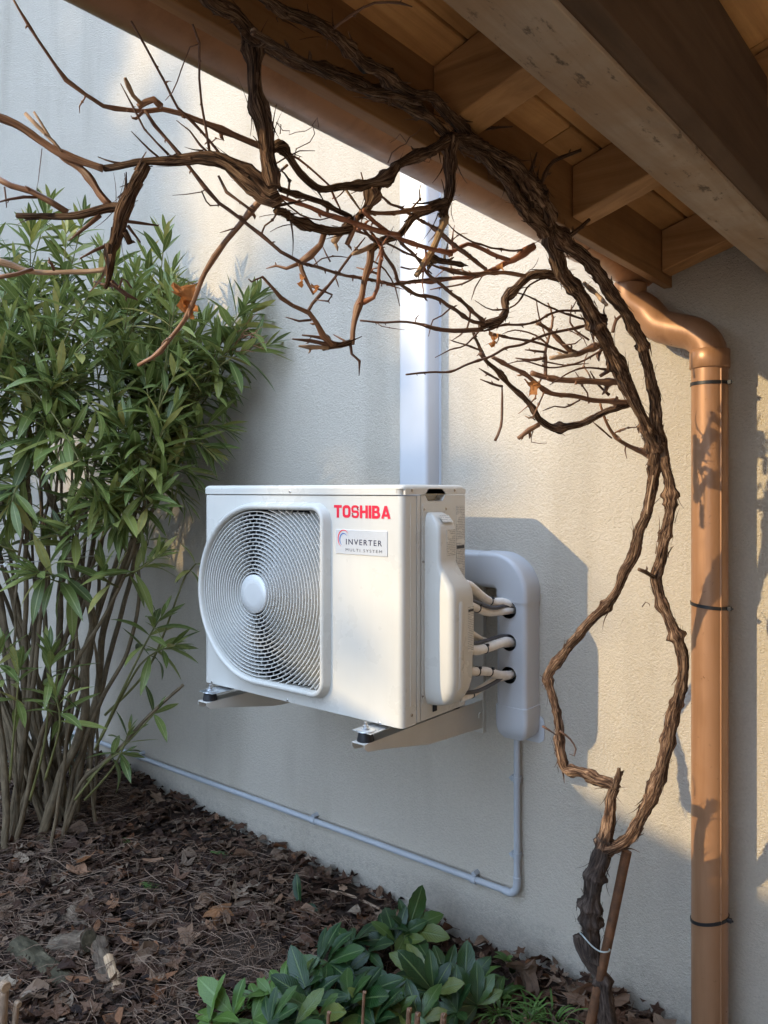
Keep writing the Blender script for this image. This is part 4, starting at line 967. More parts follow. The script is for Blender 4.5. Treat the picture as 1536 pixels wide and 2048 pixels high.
# hanging arms
stem('hanging_arm', O_, 0.86, 0.855, [(497, 62), (503, 110), (506, 141), (515, 197), (529, 258), (538, 319), (546, 372)], 22, 19, 5, rmid=17)
stem('hanging_arm', O_, 1.18, 1.16, [(896, 284), (899, 310), (900, 337), (898, 389), (889, 433)], 19, 12, 6)
stem('branch', O_, 0.86, 0.85, [(556, 385), (540, 392), (508, 363), (469, 338), (440, 324), (405, 318), (391, 318), (332, 326), (273, 330), (234, 336), (203, 337)], 22, 9, 3.0, rmid=17)
stem('branch', C_, 0.85, 0.83, [(206, 337), (156, 321), (117, 305), (78, 281), (39, 256), (-10, 232)], 9, 11)
stem('cane', C_, 0.85, 0.85, [(121, 310), (156, 338), (184, 367), (203, 390), (222, 408)], 8, 9)
stem('arm_knob', O_, 0.85, 0.85, [(290, 330), (282, 348), (272, 375), (258, 410), (246, 437), (234, 469), (221, 496)], 13, 13, 9, rmid=20)
stem('branch', O_, 0.85, 0.85, [(222, 490), (221, 510), (223, 530), (219, 559), (212, 574)], 11, 5, 4)
stem('branch', O_, 0.85, 0.85, [(245, 415), (219, 418), (176, 428), (137, 434), (94, 433), (37, 430)], 12, 7, 1)
stem('cane', C_, 0.85, 0.84, [(134, 424), (98, 402), (62, 383), (23, 371), (-8, 355)], 7, 7)
stem('twig', T_, 0.85, 0.82, [(84, 395), (47, 394), (16, 399), (-6, 404)], 3, 3)
stem('twig', T_, 0.83, 0.83, [(9, 374), (12, 395), (14, 414)], 2.4, 1.8)
stem('cane', K_, 0.85, 0.84, [(214, 538), (164, 545), (109, 545), (59, 537), (23, 523), (-8, 514)], 6, 9)
stem('cane', C_, 0.84, 0.82, [(66, 538), (35, 549), (-6, 556)], 4.5, 5)
stem('spur', T_, 0.84, 0.83, [(108, 540), (103, 528), (97, 524)], 3.5, 4)
stem('twig', T_, 0.85, 0.86, [(222, 562), (238, 578), (254, 590), (275, 600)], 6, 3)
stem('twig', T_, 0.85, 0.86, [(228, 572), (205, 568), (187, 561)], 4, 3)
stem('twig', T_, 0.85, 0.86, [(238, 576), (244, 557), (254, 562), (265, 578)], 3, 2)
stem('twig', T_, 0.85, 0.88, [(250, 442), (282, 446), (317, 451)], 4, 3.2)
stem('spur', O_, 0.85, 0.86, [(248, 462), (254, 474), (259, 486)], 8, 7, 2)
stem('spur', T_, 0.85, 0.87, [(256, 452), (268, 468), (280, 484)], 4, 2)
stem('twig', T_, 0.85, 0.83, [(220, 488), (190, 500), (160, 517)], 4.5, 3)
stem('twig', T_, 0.85, 0.84, [(200, 430), (175, 452), (140, 482)], 6, 1.6)
# long canes at the top left
stem('cane', C_, 0.80, 0.92, [(24, -6), (57, 51), (94, 105), (133, 160), (172, 188), (207, 211), (254, 220), (289, 223), (324, 219), (363, 227), (418, 250), (469, 270), (530, 295)], 2.6, 7.5)
stem('spur', C_, 0.86, 0.86, [(276, 214), (292, 205), (308, 201), (322, 214)], 7, 8)
stem('spur', K_, 0.86, 0.83, [(285, 210), (266, 191), (257, 172), (250, 156)], 5, 4)
stem('twig', C_, 0.86, 0.85, [(285, 225), (272, 238), (264, 237)], 4, 3)
stem('cane', T_, 0.86, 0.90, [(290, 221), (309, 250), (332, 277), (361, 312), (383, 340), (410, 375), (437, 406), (480, 437), (523, 469), (562, 504), (600, 524)], 3.6, 4.2)
stem('cane', T_, 0.80, 0.88, [(262, 42), (289, 90), (312, 133), (332, 168), (355, 215), (383, 242), (437, 305), (453, 330)], 2.6, 3.4)
stem('cane', T_, 0.80, 0.86, [(385, 48), (398, 86), (398, 156), (402, 207), (410, 254), (420, 310)], 2.8, 3.3)
stem('tendril', T_, 0.80, 0.80, [(398, 88), (380, 94), (363, 137), (344, 184), (331, 200)], 1.6, 1.2, knots=False)
stem('twig', T_, 0.84, 0.86, [(241, 167), (266, 215), (289, 258), (338, 310)], 1.8, 2.6)
stem('cane', K_, 0.84, 0.84, [(51, 227), (75, 252), (107, 284), (122, 304)], 4.5, 4)
stem('twig', K_, 0.84, 0.84, [(68, 224), (80, 243), (92, 262), (106, 284)], 3, 3)
stem('tendril', T_, 0.84, 0.84, [(84, 297), (79, 340), (73, 385)], 1.1, 0.8, knots=False)
stem('cane', C_, 0.87, 1.00, [(540, 388), (520, 402), (500, 424), (449, 484), (428, 512), (410, 545), (388, 600), (368, 642), (320, 702), (277, 731)], 7, 4.5)
stem('cane', T_, 0.87, 0.87, [(437, 352), (453, 383), (480, 402), (506, 424)], 3, 3.2)
stem('tendril', T_, 0.87, 0.87, [(413, 378), (402, 384), (375, 388), (345, 390)], 1.2, 0.8, knots=False)
stem('twig', T_, 0.87, 0.87, [(403, 382), (412, 402), (420, 410), (440, 410)], 1.8, 1.8)
stem('twig', T_, 0.87, 0.87, [(470, 456), (452, 462), (440, 466)], 1.6, 1.2)
stem('tendril', T_, 0.96, 0.96, [(408, 560), (392, 568), (378, 565), (372, 578)], 1.4, 1.0, knots=False)
# between the hanging arms
stem('branch', O_, 1.05, 0.88, [(792, 332), (768, 356), (735, 368), (688, 370), (652, 379), (632, 374), (609, 352), (581, 319), (560, 293), (545, 300)], 13, 11, 0.6, rmid=9.5)
stem('branch', O_, 1.05, 1.00, [(775, 345), (762, 360), (745, 390), (733, 412), (712, 436), (690, 458)], 11, 9, 1.5)
stem('branch', O_, 0.88, 1.00, [(552, 422), (586, 440), (610, 448), (640, 458), (670, 464), (696, 460)], 11, 12, 2)
stem('spur', O_, 0.90, 0.90, [(580, 440), (577, 430), (574, 422)], 8, 6, 2)
stem('branch', C_, 0.97, 0.97, [(648, 468), (641, 490), (620, 511), (598, 526)], 7, 7)
stem('twig', C_, 0.97, 0.97, [(600, 526), (604, 540), (612, 557), (627, 588)], 6, 3.5)
stem('twig', C_, 0.97, 0.98, [(600, 526), (573, 537), (552, 531), (533, 537)], 5, 2)
stem('twig', T_, 0.97, 0.98, [(620, 572), (645, 582), (663, 590), (656, 603), (632, 600)], 2.5, 2)
stem('spur', K_, 1.0, 0.99, [(690, 458), (678, 470), (668, 485)], 8, 7, 1)
stem('spur', C_, 1.0, 1.0, [(715, 432), (706, 462), (694, 490)], 6, 6)
stem('cane', T_, 0.92, 1.40, [(598, 525), (641, 536), (682, 549), (716, 555), (766, 565), (797, 568), (828, 562), (902, 556)], 3.6, 3.2)
stem('cane', O_, 0.88, 1.02, [(560, 378), (617, 397), (656, 411), (700, 434)], 6.5, 6, 0)
stem('cane', RD_, 0.88, 1.05, [(562, 393), (609, 411), (651, 427), (690, 440), (727, 453), (760, 463), (798, 469)], 4.5, 6)
stem('cane', RD_, 1.02, 1.1, [(640, 428), (666, 437), (700, 445), (735, 452)], 2.6, 3)
stem('cane', RD_, 1.0, 1.12, [(725, 420), (750, 443), (781, 466), (805, 479), (825, 487), (865, 497), (903, 508)], 5, 5)
stem('cane', C_, 1.0, 1.17, [(720, 423), (768, 427), (812, 422), (857, 415), (886, 408)], 4, 6)
stem('cane', T_, 1.0, 1.5, [(745, 376), (771, 401), (802, 417), (846, 443), (878, 461), (905, 486), (940, 512), (972, 538)], 3, 3.2)
stem('cane', T_, 1.02, 1.5, [(708, 436), (747, 482), (763, 500), (789, 539), (797, 565), (833, 589), (872, 596), (905, 616), (940, 640), (968, 648)], 3.4, 4.4)
stem('cane', T_, 1.1, 1.5, [(792, 474), (839, 521), (852, 544), (891, 578), (930, 607), (966, 642)], 3, 4.5)
stem('cane', RD_, 1.06, 1.1, [(740, 462), (762, 495), (760, 536), (755, 575), (747, 594), (726, 604)], 3, 5)
stem('twig', RD_, 0.90, 1.0, [(560, 300), (596, 318), (635, 349), (659, 372), (669, 396), (684, 425)], 2.4, 2.4)
stem('twig', K_, 1.0, 1.02, [(688, 374), (704, 396), (722, 420)], 3, 3)
stem('twig', T_, 1.02, 1.0, [(722, 345), (726, 362), (720, 380), (702, 388)], 1.7, 1.7)
stem('twig', T_, 0.99, 0.99, [(693, 376), (680, 390), (670, 398)], 1.7, 1.5)
stem('twig', C_, 0.89, 0.9, [(575, 330), (563, 340), (553, 347)], 3, 3)
stem('branch', O_, 1.16, 1.10, [(893, 404), (872, 410), (859, 419), (833, 432), (815, 450), (794, 469), (766, 479), (742, 500)], 14, 10, 2.0, rmid=10)
stem('spur', K_, 1.1, 1.07, [(745, 492), (728, 500), (706, 508)], 7, 4)
stem('hanging_arm', C_, 1.10, 1.10, [(743, 492), (740, 523), (729, 562), (721, 599), (711, 628), (703, 667), (702, 692)], 10, 7, rmid=7.5)
stem('branch', O_, 1.10, 1.08, [(704, 684), (682, 690), (661, 690), (646, 696)], 7, 7, 3)
stem('twig', T_, 1.08, 1.06, [(672, 688), (645, 676), (604, 670)], 4, 3)
stem('twig', T_, 1.08, 1.05, [(662, 690), (620, 682), (585, 678)], 5, 3)
stem('twig', K_, 1.08, 1.05, [(655, 695), (620, 694), (597, 692)], 5, 3.5)
stem('twig', T_, 1.10, 1.12, [(694, 684), (680, 676), (669, 669)], 2.6, 2)
stem('cane', C_, 1.08, 1.00, [(664, 690), (646, 672), (633, 646), (617, 625), (586, 612), (562, 596), (542, 573), (523, 553)], 6.5, 3)
stem('twig', T_, 1.0, 0.99, [(525, 554), (510, 560), (504, 564), (497, 558)], 2.2, 2)
stem('twig', T_, 1.05, 1.03, [(622, 640), (598, 642), (571, 634)], 3, 1.8)
stem('twig', T_, 1.05, 1.08, [(615, 624), (625, 607), (646, 583), (669, 555), (698, 516), (730, 474)], 4, 2.4)
stem('twig', T_, 1.10, 1.12, [(701, 690), (703, 708), (719, 722), (719, 752)], 4, 1.2)
stem('twig', T_, 1.02, 1.02, [(671, 556), (675, 566), (677, 574)], 1.8, 1.4)
stem('twig', T_, 1.0, 1.0, [(645, 492), (652, 508), (661, 524)], 1.6, 1.8)
stem('twig', T_, 0.99, 0.99, [(626, 512), (634, 528), (640, 540)], 1.6, 1.3)
stem('twig', C_, 1.1, 1.1, [(757, 548), (735, 540), (713, 534)], 3, 2.2)
stem('split_spur', 'split_wood', 1.16, 1.09, [(893, 432), (875, 471), (859, 506), (845, 528), (830, 552)], 9, 7.5, 0, ridge=0.3)
stem('branch', O_, 1.12, 1.25, [(856, 510), (875, 520), (897, 524), (925, 530)], 8, 5, 1)
stem('cane', T_, 1.25, 1.3, [(720, 641), (771, 646), (815, 643), (865, 654), (905, 661), (963, 658)], 2.2, 3.6)
stem('twig', T_, 1.3, 1.4, [(830, 645), (870, 660), (920, 664), (965, 660)], 1.8, 3)
stem('twig', T_, 1.14, 1.2, [(802, 534), (820, 538), (838, 537)], 2, 1.6)
stem('twig', T_, 1.4, 1.35, [(905, 612), (884, 630), (866, 640), (857, 672)], 2, 1.4)
stem('cane', T_, 1.45, 1.72, [(812, 749), (860, 745), (901, 743), (938, 728), (982, 712), (1010, 697), (1038, 691), (1063, 681), (1094, 669), (1135, 659), (1190, 647)], 2.2, 3.6)
# right-hand fans of canes
stem('branch', O_, 1.60, 1.52, [(1128, 552), (1105, 548), (1085, 549), (1057, 554), (1035, 575), (1013, 597), (1012, 622), (998, 640), (982, 646), (958, 652)], 14, 10, 3.5, rmid=10.5)
stem('cane', T_, 1.52, 1.72, [(968, 662), (1010, 650), (1060, 647), (1116, 623), (1170, 622)], 2.6, 3)
stem('cane', T_, 1.52, 1.66, [(985, 668), (1035, 678), (1079, 687), (1135, 705)], 3, 3)
stem('branch', RD_, 1.50, 1.40, [(1068, 492), (1050, 506), (1035, 516), (1010, 525), (985, 541), (954, 553), (907, 559), (862, 563), (800, 566)], 10, 3.6, 0.8, rmid=6)
stem('cane', RD_, 1.45, 1.38, [(1018, 520), (979, 506), (935, 487), (907, 503), (876, 499)], 5, 4)
stem('cane', C_, 1.50, 1.40, [(1050, 552), (1010, 545), (969, 547), (929, 547), (879, 534)], 5, 3)
stem('cane', C_, 1.44, 1.35, [(972, 540), (930, 508), (891, 478), (858, 450)], 3, 3)
stem('twig', T_, 1.42, 1.44, [(965, 552), (950, 575), (942, 600)], 1.4, 1.1)
stem('twig', T_, 1.42, 1.42, [(952, 553), (925, 568), (880, 575), (860, 580)], 2.4, 1.6)
stem('branch', C_, 1.78, 1.70, [(1205, 689), (1176, 700), (1151, 709), (1129, 691), (1101, 662), (1072, 645)], 8, 3)
stem('cane', K_, 1.74, 1.72, [(1151, 708), (1125, 712), (1100, 716)], 6, 5)
stem('twig', C_, 1.72, 1.70, [(1101, 664), (1106, 635), (1095, 606)], 3, 2.4)
stem('twig', T_, 1.72, 1.70, [(1082, 650), (1076, 620), (1072, 598)], 2, 1.5)
stem('cane', C_, 1.82, 1.76, [(1243, 763), (1215, 764), (1172, 762), (1119, 759), (1085, 753), (1062, 746)], 8, 6)
stem('cane', C_, 1.77, 1.75, [(1091, 752), (1091, 706), (1098, 672), (1100, 655)], 4.5, 2.6)
stem('twig', T_, 1.76, 1.74, [(1090, 704), (1070, 702), (1050, 700)], 3, 2.4)
stem('twig', T_, 1.76, 1.74, [(1090, 716), (1060, 720), (1031, 716)], 3.4, 2.4)
stem('twig', T_, 1.76, 1.78, [(1084, 722), (1130, 730), (1177, 727)], 2, 1.6)
stem('twig', T_, 1.80, 1.78, [(1200, 752), (1216, 742), (1226, 735)], 4, 3)
stem('twig', T_, 1.80, 1.82, [(1180, 742), (1198, 770), (1218, 790)], 2, 3)
stem('cane', C_, 1.86, 1.70, [(1252, 804), (1188, 800), (1141, 791), (1101, 787), (1079, 772), (1047, 747), (1016, 731), (985, 714)], 6, 4.4)
stem('branch', O_, 1.88, 1.66, [(1262, 806), (1204, 828), (1157, 847), (1110, 856), (1082, 842), (1054, 803), (1022, 772), (991, 741), (966, 714), (947, 664)], 9, 4, 0.8, rmid=9)
stem('spur', C_, 1.76, 1.74, [(1078, 849), (1058, 861), (1038, 876)], 6, 5)
stem('twig', T_, 1.68, 1.68, [(1004, 770), (1004, 810), (1001, 853), (990, 882)], 2.6, 3.4)
stem('twig', T_, 1.68, 1.66, [(1005, 773), (985, 768), (960, 758)], 3, 2)
stem('twig', T_, 1.68, 1.66, [(998, 760), (975, 748), (957, 737)], 2.6, 2)
stem('twig', T_, 1.67, 1.66, [(972, 720), (962, 708), (958, 708)], 5, 4)
stem('twig', K_, 1.76, 1.75, [(1068, 833), (1058, 836), (1050, 832)], 3, 2)
stem('tendril', T_, 1.75, 1.75, [(1066, 862), (1063, 884), (1094, 886)], 1.2, 0.9, knots=False)
stem('cane', C_, 1.88, 1.95, [(1200, 806), (1210, 838), (1232, 875), (1251, 888), (1275, 900), (1300, 913)], 2.6, 6)
stem('twig', T_, 1.88, 1.90, [(1184, 842), (1202, 858), (1224, 876)], 1.8, 2)
stem('twig', T_, 1.92, 1.90, [(1252, 888), (1250, 900), (1254, 917)], 1.8, 1.4)
stem('spur', K_, 1.62, 1.55, [(1168, 566), (1190, 585), (1213, 610)], 5, 4)
stem('spur', T_, 1.86, 1.88, [(1226, 664), (1232, 640), (1248, 628)], 4, 3)
stem('twig', T_, 1.80, 1.78, [(1202, 700), (1196, 712), (1198, 722)], 4, 3)
stem('twig', T_, 1.77, 1.75, [(1178, 680), (1150, 660), (1140, 645), (1143, 610)], 2.6, 1.8)
stem('twig', T_, 1.72, 1.72, [(1125, 690), (1150, 688), (1164, 676)], 2, 1.6)
stem('cane', O_, 1.50, 1.52, [(1128, 479), (1148, 466), (1178, 440)], 6, 4)
stem('cane', O_, 1.44, 1.40, [(1080, 380), (1090, 348), (1106, 323), (1139, 309), (1162, 300)], 4.5, 4)
stem('twig', O_, 1.28, 1.25, [(946, 262), (980, 258), (1026, 253)], 3.4, 2.6)
stem('twig', O_, 1.40, 1.38, [(1054, 368), (1064, 335), (1074, 304)], 4, 3)
stem('twig', T_, 0.85, 0.85, [(668, 56), (703, 28), (750, 6), (800, 6), (824, 15)], 3, 2)
for z0, z1, pts, r0, r1 in ((1.0, 1.35, [(690, 452), (740, 470), (800, 500), (850, 522), (905, 545), (960, 552)], 2.6, 2.2), (1.5, 1.3, [(1060, 500), (1010, 500), (960, 488), (920, 470), (890, 440)], 2.8, 1.6), (1.72, 1.6, [(1190, 645), (1140, 630), (1090, 610), (1050, 590), (1020, 585)], 2.6, 1.6), (1.75, 1.68, [(1205, 700), (1150, 728), (1100, 735), (1050, 722), (1010, 728)], 2.6, 1.6),
        (1.8, 1.74, [(1236, 745), (1180, 735), (1140, 745), (1100, 770)], 2.6, 1.8), (1.52, 1.45, [(965, 655), (930, 690), (900, 700), (870, 715)], 2.2, 1.4), (1.6, 1.5, [(1100, 552), (1060, 570), (1030, 610), (985, 620), (950, 600)], 2.4, 1.5), (1.1, 1.15, [(742, 520), (770, 540), (790, 575), (800, 612)], 2.0, 1.4), (0.9, 0.95, [(560, 395), (600, 430), (640, 440), (672, 428)], 2.2, 1.5),
        (0.86, 0.84, [(430, 318), (400, 290), (380, 262), (352, 240)], 2.4, 1.6), (0.86, 0.83, [(330, 325), (300, 300), (285, 285), (262, 262)], 2.4, 1.5), (0.88, 0.9, [(548, 330), (570, 315), (600, 300), (630, 300)], 2.0, 1.2), (1.74, 1.72, [(1096, 690), (1070, 670), (1030, 660), (1005, 668)], 2.2, 1.4), (1.78, 1.76, [(1160, 800), (1130, 815), (1110, 812), (1085, 822)], 2.2, 1.4), (1.66, 1.6, [(960, 700), (930, 690), (900, 680)], 2.4, 1.4)):
    stem('twig', T_, z0, z1, pts, r0, r1)
# curling tendrils
def curl(z, pts, r): stem('tendril', T_, z, z, pts, r, r * .6, knots=False)
curl(1.08, [(776, 326), (784, 305), (800, 293), (812, 288), (820, 275), (832, 268), (845, 255)], 1.8)
curl(1.08, [(812, 284), (800, 268), (790, 280), (780, 286), (790, 276), (778, 282)], 1.1)
curl(0.90, [(588, 320), (592, 298), (618, 285), (628, 268), (624, 250), (634, 236), (636, 256), (630, 252)], 1.4)
curl(0.90, [(560, 268), (562, 250), (553, 245), (566, 262), (580, 262), (578, 270), (592, 264), (610, 262), (625, 254), (638, 258)], 1.2)
curl(1.15, [(850, 312), (862, 316), (858, 324), (848, 322), (856, 312), (864, 322)], 1.1)
curl(1.78, [(1288, 1208), (1284, 1214), (1292, 1204), (1300, 1208), (1300, 1212)], 1.4)
curl(1.82, [(1120, 1462), (1140, 1478), (1152, 1498), (1148, 1512), (1138, 1508)], 2.6)
curl(1.82, [(1085, 1452), (1098, 1460), (1112, 1470)], 3.0)

# dry leaves still hanging on the vine
def crumple(c, size, seed, mat, parent, n=16):
    rng = random.Random(seed); mb = MB(); rings = 4; vs_ = [Vector(c)]; fs = []
    ax = Vector((rng.uniform(-1, 1), rng.uniform(-1, 1), rng.uniform(-.3, .3))).normalized(); bx = ax.orthogonal().normalized(); cx_ = ax.cross(bx)
    lobes = [1 + 0.28 * math.cos(5 * 2 * math.pi * j / n + seed) + rng.uniform(-.12, .12) for j in range(n)]
    for i in range(1, rings + 1):
        for j in range(n):
            a = 2 * math.pi * j / n; r = size * i / rings * lobes[j]
            fold = size * (0.55 * (i / rings) ** 2 * math.cos(2 * a + seed) + rng.uniform(-.13, .13) * i / rings * 1.3)
            vs_.append(Vector(c) + bx * math.cos(a) * r * .75 + cx_ * math.sin(a) * r + ax * fold)
    for j in range(n): fs.append((0, 1 + j, 1 + (j + 1) % n))
    for i in range(rings - 1):
        for j in range(n): fs.append((1 + i * n + j, 1 + (i + 1) * n + j, 1 + (i + 1) * n + (j + 1) % n, 1 + i * n + (j + 1) % n))
    mb.cr = 0.01 + rng.random() * .6
    mb.add(vs_, fs); return link('dry_leaf', mb.mesh('dry_leaf', False), mat, parent)
crumple(P(367, 590, 0.955), 0.0165, 3, 'dead_orange', vine); crumple(P(378, 612, 0.955), 0.014, 8, 'dead_orange', vine)
crumple(P(1062, 773, 1.73), 0.021, 5, 'dead_orange', vine); crumple(P(986, 678, 1.53), 0.016, 6, 'dead_orange', vine)
crumple(P(602, 561, 0.97), 0.007, 2, 'dead_orange', vine); crumple(P(630, 577, 0.97), 0.007, 4, 'dead_orange', vine); crumple(P(1002, 536, 1.45), 0.008, 9, 'dead_orange', vine)

# rusty stake with its wire tie
stk = thing('garden_stake', 'rusty steel stake leaning behind the vine trunk at the wall foot', 'stake', PY(1150, 2195, 1.70))
s0, s1 = PY(1148, 2205, 1.70), PY(1254, 1702, 1.795)
mk('rod', MB().tube([s0 + (s1 - s0) * k / 12 for k in range(13)], 0.0115, 14, True, 0.04, 4), 'rust_steel', stk, auto=60)
tw = thing('wire_tie', 'pale green wire tying the vine trunk to the rusty stake', 'wire', PY(1180, 1892, 1.73))
pp, rr = spline([(PY(a, c, y), 0.0018) for a, c, y in ((1160, 1866, 1.755), (1166, 1872, 1.722), (1184, 1892, 1.718), (1200, 1903, 1.72), (1214, 1904, 1.725), (1220, 1900, 1.745), (1214, 1896, 1.765))], 0.006)
mk('wire', MB().tube(pp, rr, 6), 'wire_pale', tw, smooth=True)

# ================================================================== LEAVES AND PLANTS
def lance(n=7, wid=0.105, fold=0.25, droop=0.25, tip=1.0, serr=0.0, peak=0.45, wave=0.0, seed=0):
    """a leaf blade of length 1 along +Y, upper face +Z; returns verts, faces, uvs"""
    rng = random.Random(seed); vs_, fs, uv = [], [], []
    for i in range(n + 1):
        t = i / n
        w_ = wid * (math.sin(math.pi * t ** (math.log(.5) / math.log(peak))) ** tip if 0 < t < 1 else 0.0) + (0.006 if i < n else 0.0)
        z = -droop * t * t; y = t * (1 - droop * 0.25 * t)
        wv = wave * math.sin(t * 9 + seed) * w_
        s_ = 1 + (serr if i % 2 else -serr * .4)
        vs_ += [(-w_ * s_, y, z + w_ * fold + wv), (0, y, z), (w_ * s_, y, z + w_ * fold - wv)]
    for i in range(n):
        for j in (0, 1):
            fs.append((3 * i + j, 3 * i + j + 1, 3 * i + j + 4, 3 * i + j + 3))
            uv.append([(j / 2, i / n), ((j + 1) / 2, i / n), ((j + 1) / 2, (i + 1) / n), (j / 2, (i + 1) / n)])
    return vs_, fs, uv
def leaf_mesh(name, mat, **k):
    m_ = MB(); m_.add(*lance(**k)); me = m_.mesh(name, True); me.materials.append(MATS[mat]); return me
def frame(pos, d, up, size, roll=0.0):
    """matrix laying a blade's +Y along d with its face towards up"""
    d = d.normalized(); z = up - d * up.dot(d)
    if z.length < 1e-4: z = d.orthogonal()
    z.normalize(); x = d.cross(z)
    if roll: z, x = z * math.cos(roll) + x * math.sin(roll), x * math.cos(roll) - z * math.sin(roll)
    m = Matrix.Identity(4)
    for i in range(3): m[i][0] = x[i] * size; m[i][1] = d[i] * size; m[i][2] = z[i] * size; m[i][3] = pos[i]
    return m
def place(name, me, mat4, parent):
    o = bpy.data.objects.new(name, me); col.objects.link(o)
    o.parent = parent; o.matrix_parent_inverse = world_inv(parent); o.matrix_basis = mat4
    return o
def bake(mb, shape, mat4, rnd):
    mb.cr = rnd; vs_, fs, uv = shape
    mb.add([mat4 @ Vector(p) for p in vs_], fs, uv)

# ------------------------------------------------------------------ oleander
ole = thing('oleander', 'tall oleander shrub with narrow green leaves and many bare stems at the left', 'shrub', (-3.08, 1.62, 0.02))
rng = random.Random(21)
OSH = [dict(n=7, wid=.090, fold=.28, droop=d, peak=.5, seed=k) for k, d in enumerate((0.06, 0.18, 0.34, 0.55))]
OME = [leaf_mesh('leaf', 'leaf_oleander', **k) for k in OSH]; OSP = [lance(**k) for k in OSH]
leaves = []                                   # (matrix, kind, projected size)
def shoot(pts, r0, r1, L=0.30, dens=0.044, size=0.12, up=0.5, sticks=None, mat='shoot_oleander', bare=0.0):
    """a leafy shoot along pts (Vectors); leaves stand in threes on its last L metres"""
    pp, rr = spline([(p, r0 + (r1 - r0) * i / (len(pts) - 1)) for i, p in enumerate(pts)], 0.03)
    (sticks or shoots).tube(pp, rr, 6)
    ln = [0.0]
    for a, c in zip(pp, pp[1:]): ln.append(ln[-1] + (c - a).length)
    tot = ln[-1]; s = tot; k = 0
    while s > max(0.02, tot - L):
        i = max(j for j in range(len(ln)) if ln[j] <= s + 1e-9); i = min(i, len(pp) - 2)
        f = (s - ln[i]) / max(1e-6, ln[i + 1] - ln[i]); p = pp[i].lerp(pp[i + 1], f); d = (pp[i + 1] - pp[i]).normalized()
        back = (tot - s) / L
        a = d.orthogonal().normalized(); e = d.cross(a)
        for j in range(3):
            if rng.random() < 0.10 + bare * back: continue
            an = 2 * math.pi * j / 3 + k * 1.05 + rng.uniform(-.25, .25)
            rad_ = a * math.cos(an) + e * math.sin(an); op = R_(20 + 66 * min(1, back * 1.35) + rng.uniform(-12, 14))
            ld = d * math.cos(op) + rad_ * math.sin(op); ld.z -= 0.45 * back * rng.random()
            sz = size * 1.38 * (0.50 + 0.55 * min(1, back * 2.6)) * rng.uniform(.8, 1.15)
            leaves.append((frame(p, ld, d * math.cos(op) * .6 - rad_ * 0 + Vector((0, 0, .8)) + d * .2, sz, rng.uniform(-.35, .35)), rng.choice((0, 0, 1, 1, 2, 3) if back > .3 else (0, 0, 1)), sz))
        s -= dens * rng.uniform(.75, 1.3) * (0.55 + 0.7 * back); k += 1
shoots = MB(); stems = []
def base_pt(): 
    a = rng.uniform(0, 2 * math.pi); r = rng.uniform(0.05, 0.30); x, y = -3.05 + math.cos(a) * r, 1.62 + math.sin(a) * r * .7
    return Vector((x, y, gz(x, y) - 0.02))
# main stems: (base pixel on the ground, then points with depth), radius in metres
mains = []
def main_stem(pts, r0, r1, mat='stem_oleander'):
    pp, rr = spline([(p, r0 + (r1 - r0) * i / (len(pts) - 1)) for i, p in enumerate(pts)], 0.03)
    q = [p + Vector((mnoise.noise(p * 9), mnoise.noise(p * 9 + Vector((3, 1, 2))), 0)) * .008 for p in pp]
    link('stem', MB().tube(q, rr, 9, True, 0.06, len(mains)).mesh('stem', True), mat, ole); mains.append(q); return q
for px, py, z, r, path in (
        (78, 1665, 3.02, .019, [(120, 1560, 3.02), (165, 1450, 3.02), (172, 1330, 3.02), (185, 1230, 3.0), (150, 1150, 3.0), (110, 1020, 2.98), (70, 920, 2.95)]),
        (150, 1620, 3.15, .016, [(165, 1500, 3.15), (195, 1380, 3.15), (205, 1280, 3.15), (240, 1150, 3.12), (290, 1020, 3.08), (330, 900, 3.05)]),
        (40, 1630, 3.1, .017, [(45, 1500, 3.1), (30, 1380, 3.12), (10, 1250, 3.12), (-30, 1080, 3.1), (-60, 950, 3.1)]),
        (110, 1610, 3.25, .018, [(112, 1500, 3.25), (120, 1350, 3.25), (120, 1220, 3.25), (135, 1080, 3.22), (150, 960, 3.2)]),
        (170, 1600, 3.3, .013, [(185, 1470, 3.3), (215, 1330, 3.3), (255, 1180, 3.28), (285, 1060, 3.25), (340, 960, 3.2)]),
        (15, 1650, 2.95, .014, [(8, 1520, 2.95), (-8, 1390, 2.95), (-20, 1260, 2.95), (-15, 1100, 2.95), (10, 980, 2.92)]),
        (60, 1600, 3.3, .015, [(70, 1470, 3.3), (100, 1330, 3.3), (150, 1240, 3.3), (175, 1150, 3.28), (200, 1000, 3.25)]),
        (130, 1640, 3.05, .010, [(150, 1540, 3.05), (205, 1400, 3.0), (255, 1300, 2.98), (278, 1180, 2.98), (270, 1080, 3.0)]),
        (120, 1655, 3.0, .009, [(160, 1570, 2.98), (215, 1520, 2.95), (270, 1460, 2.92), (310, 1420, 2.9), (365, 1370, 2.9)]),
        (100, 1650, 3.06, .011, [(85, 1520, 3.06), (62, 1400, 3.08), (70, 1290, 3.08), (95, 1180, 3.08), (90, 1040, 3.05)])):
    b0 = P(px, py, z); b0.z = gz(b0.x, b0.y) - 0.03
    main_stem([b0] + [P(*q) for q in path], r, r * .62)
for k in range(32):
    b0 = base_pt(); u, v_ = rng.uniform(-190, 330), rng.uniform(760, 1020); z = rng.uniform(2.8, 3.45); tp = P(u, v_, z)
    m1 = b0.lerp(tp, .35) + Vector((rng.uniform(-.05, .05), rng.uniform(-.05, .05), .08)); m2 = b0.lerp(tp, .7) + Vector((rng.uniform(-.07, .07), rng.uniform(-.05, .05), .07))
    main_stem([b0, m1, m2, tp], rng.uniform(.005, .0125), rng.uniform(.004, .006))
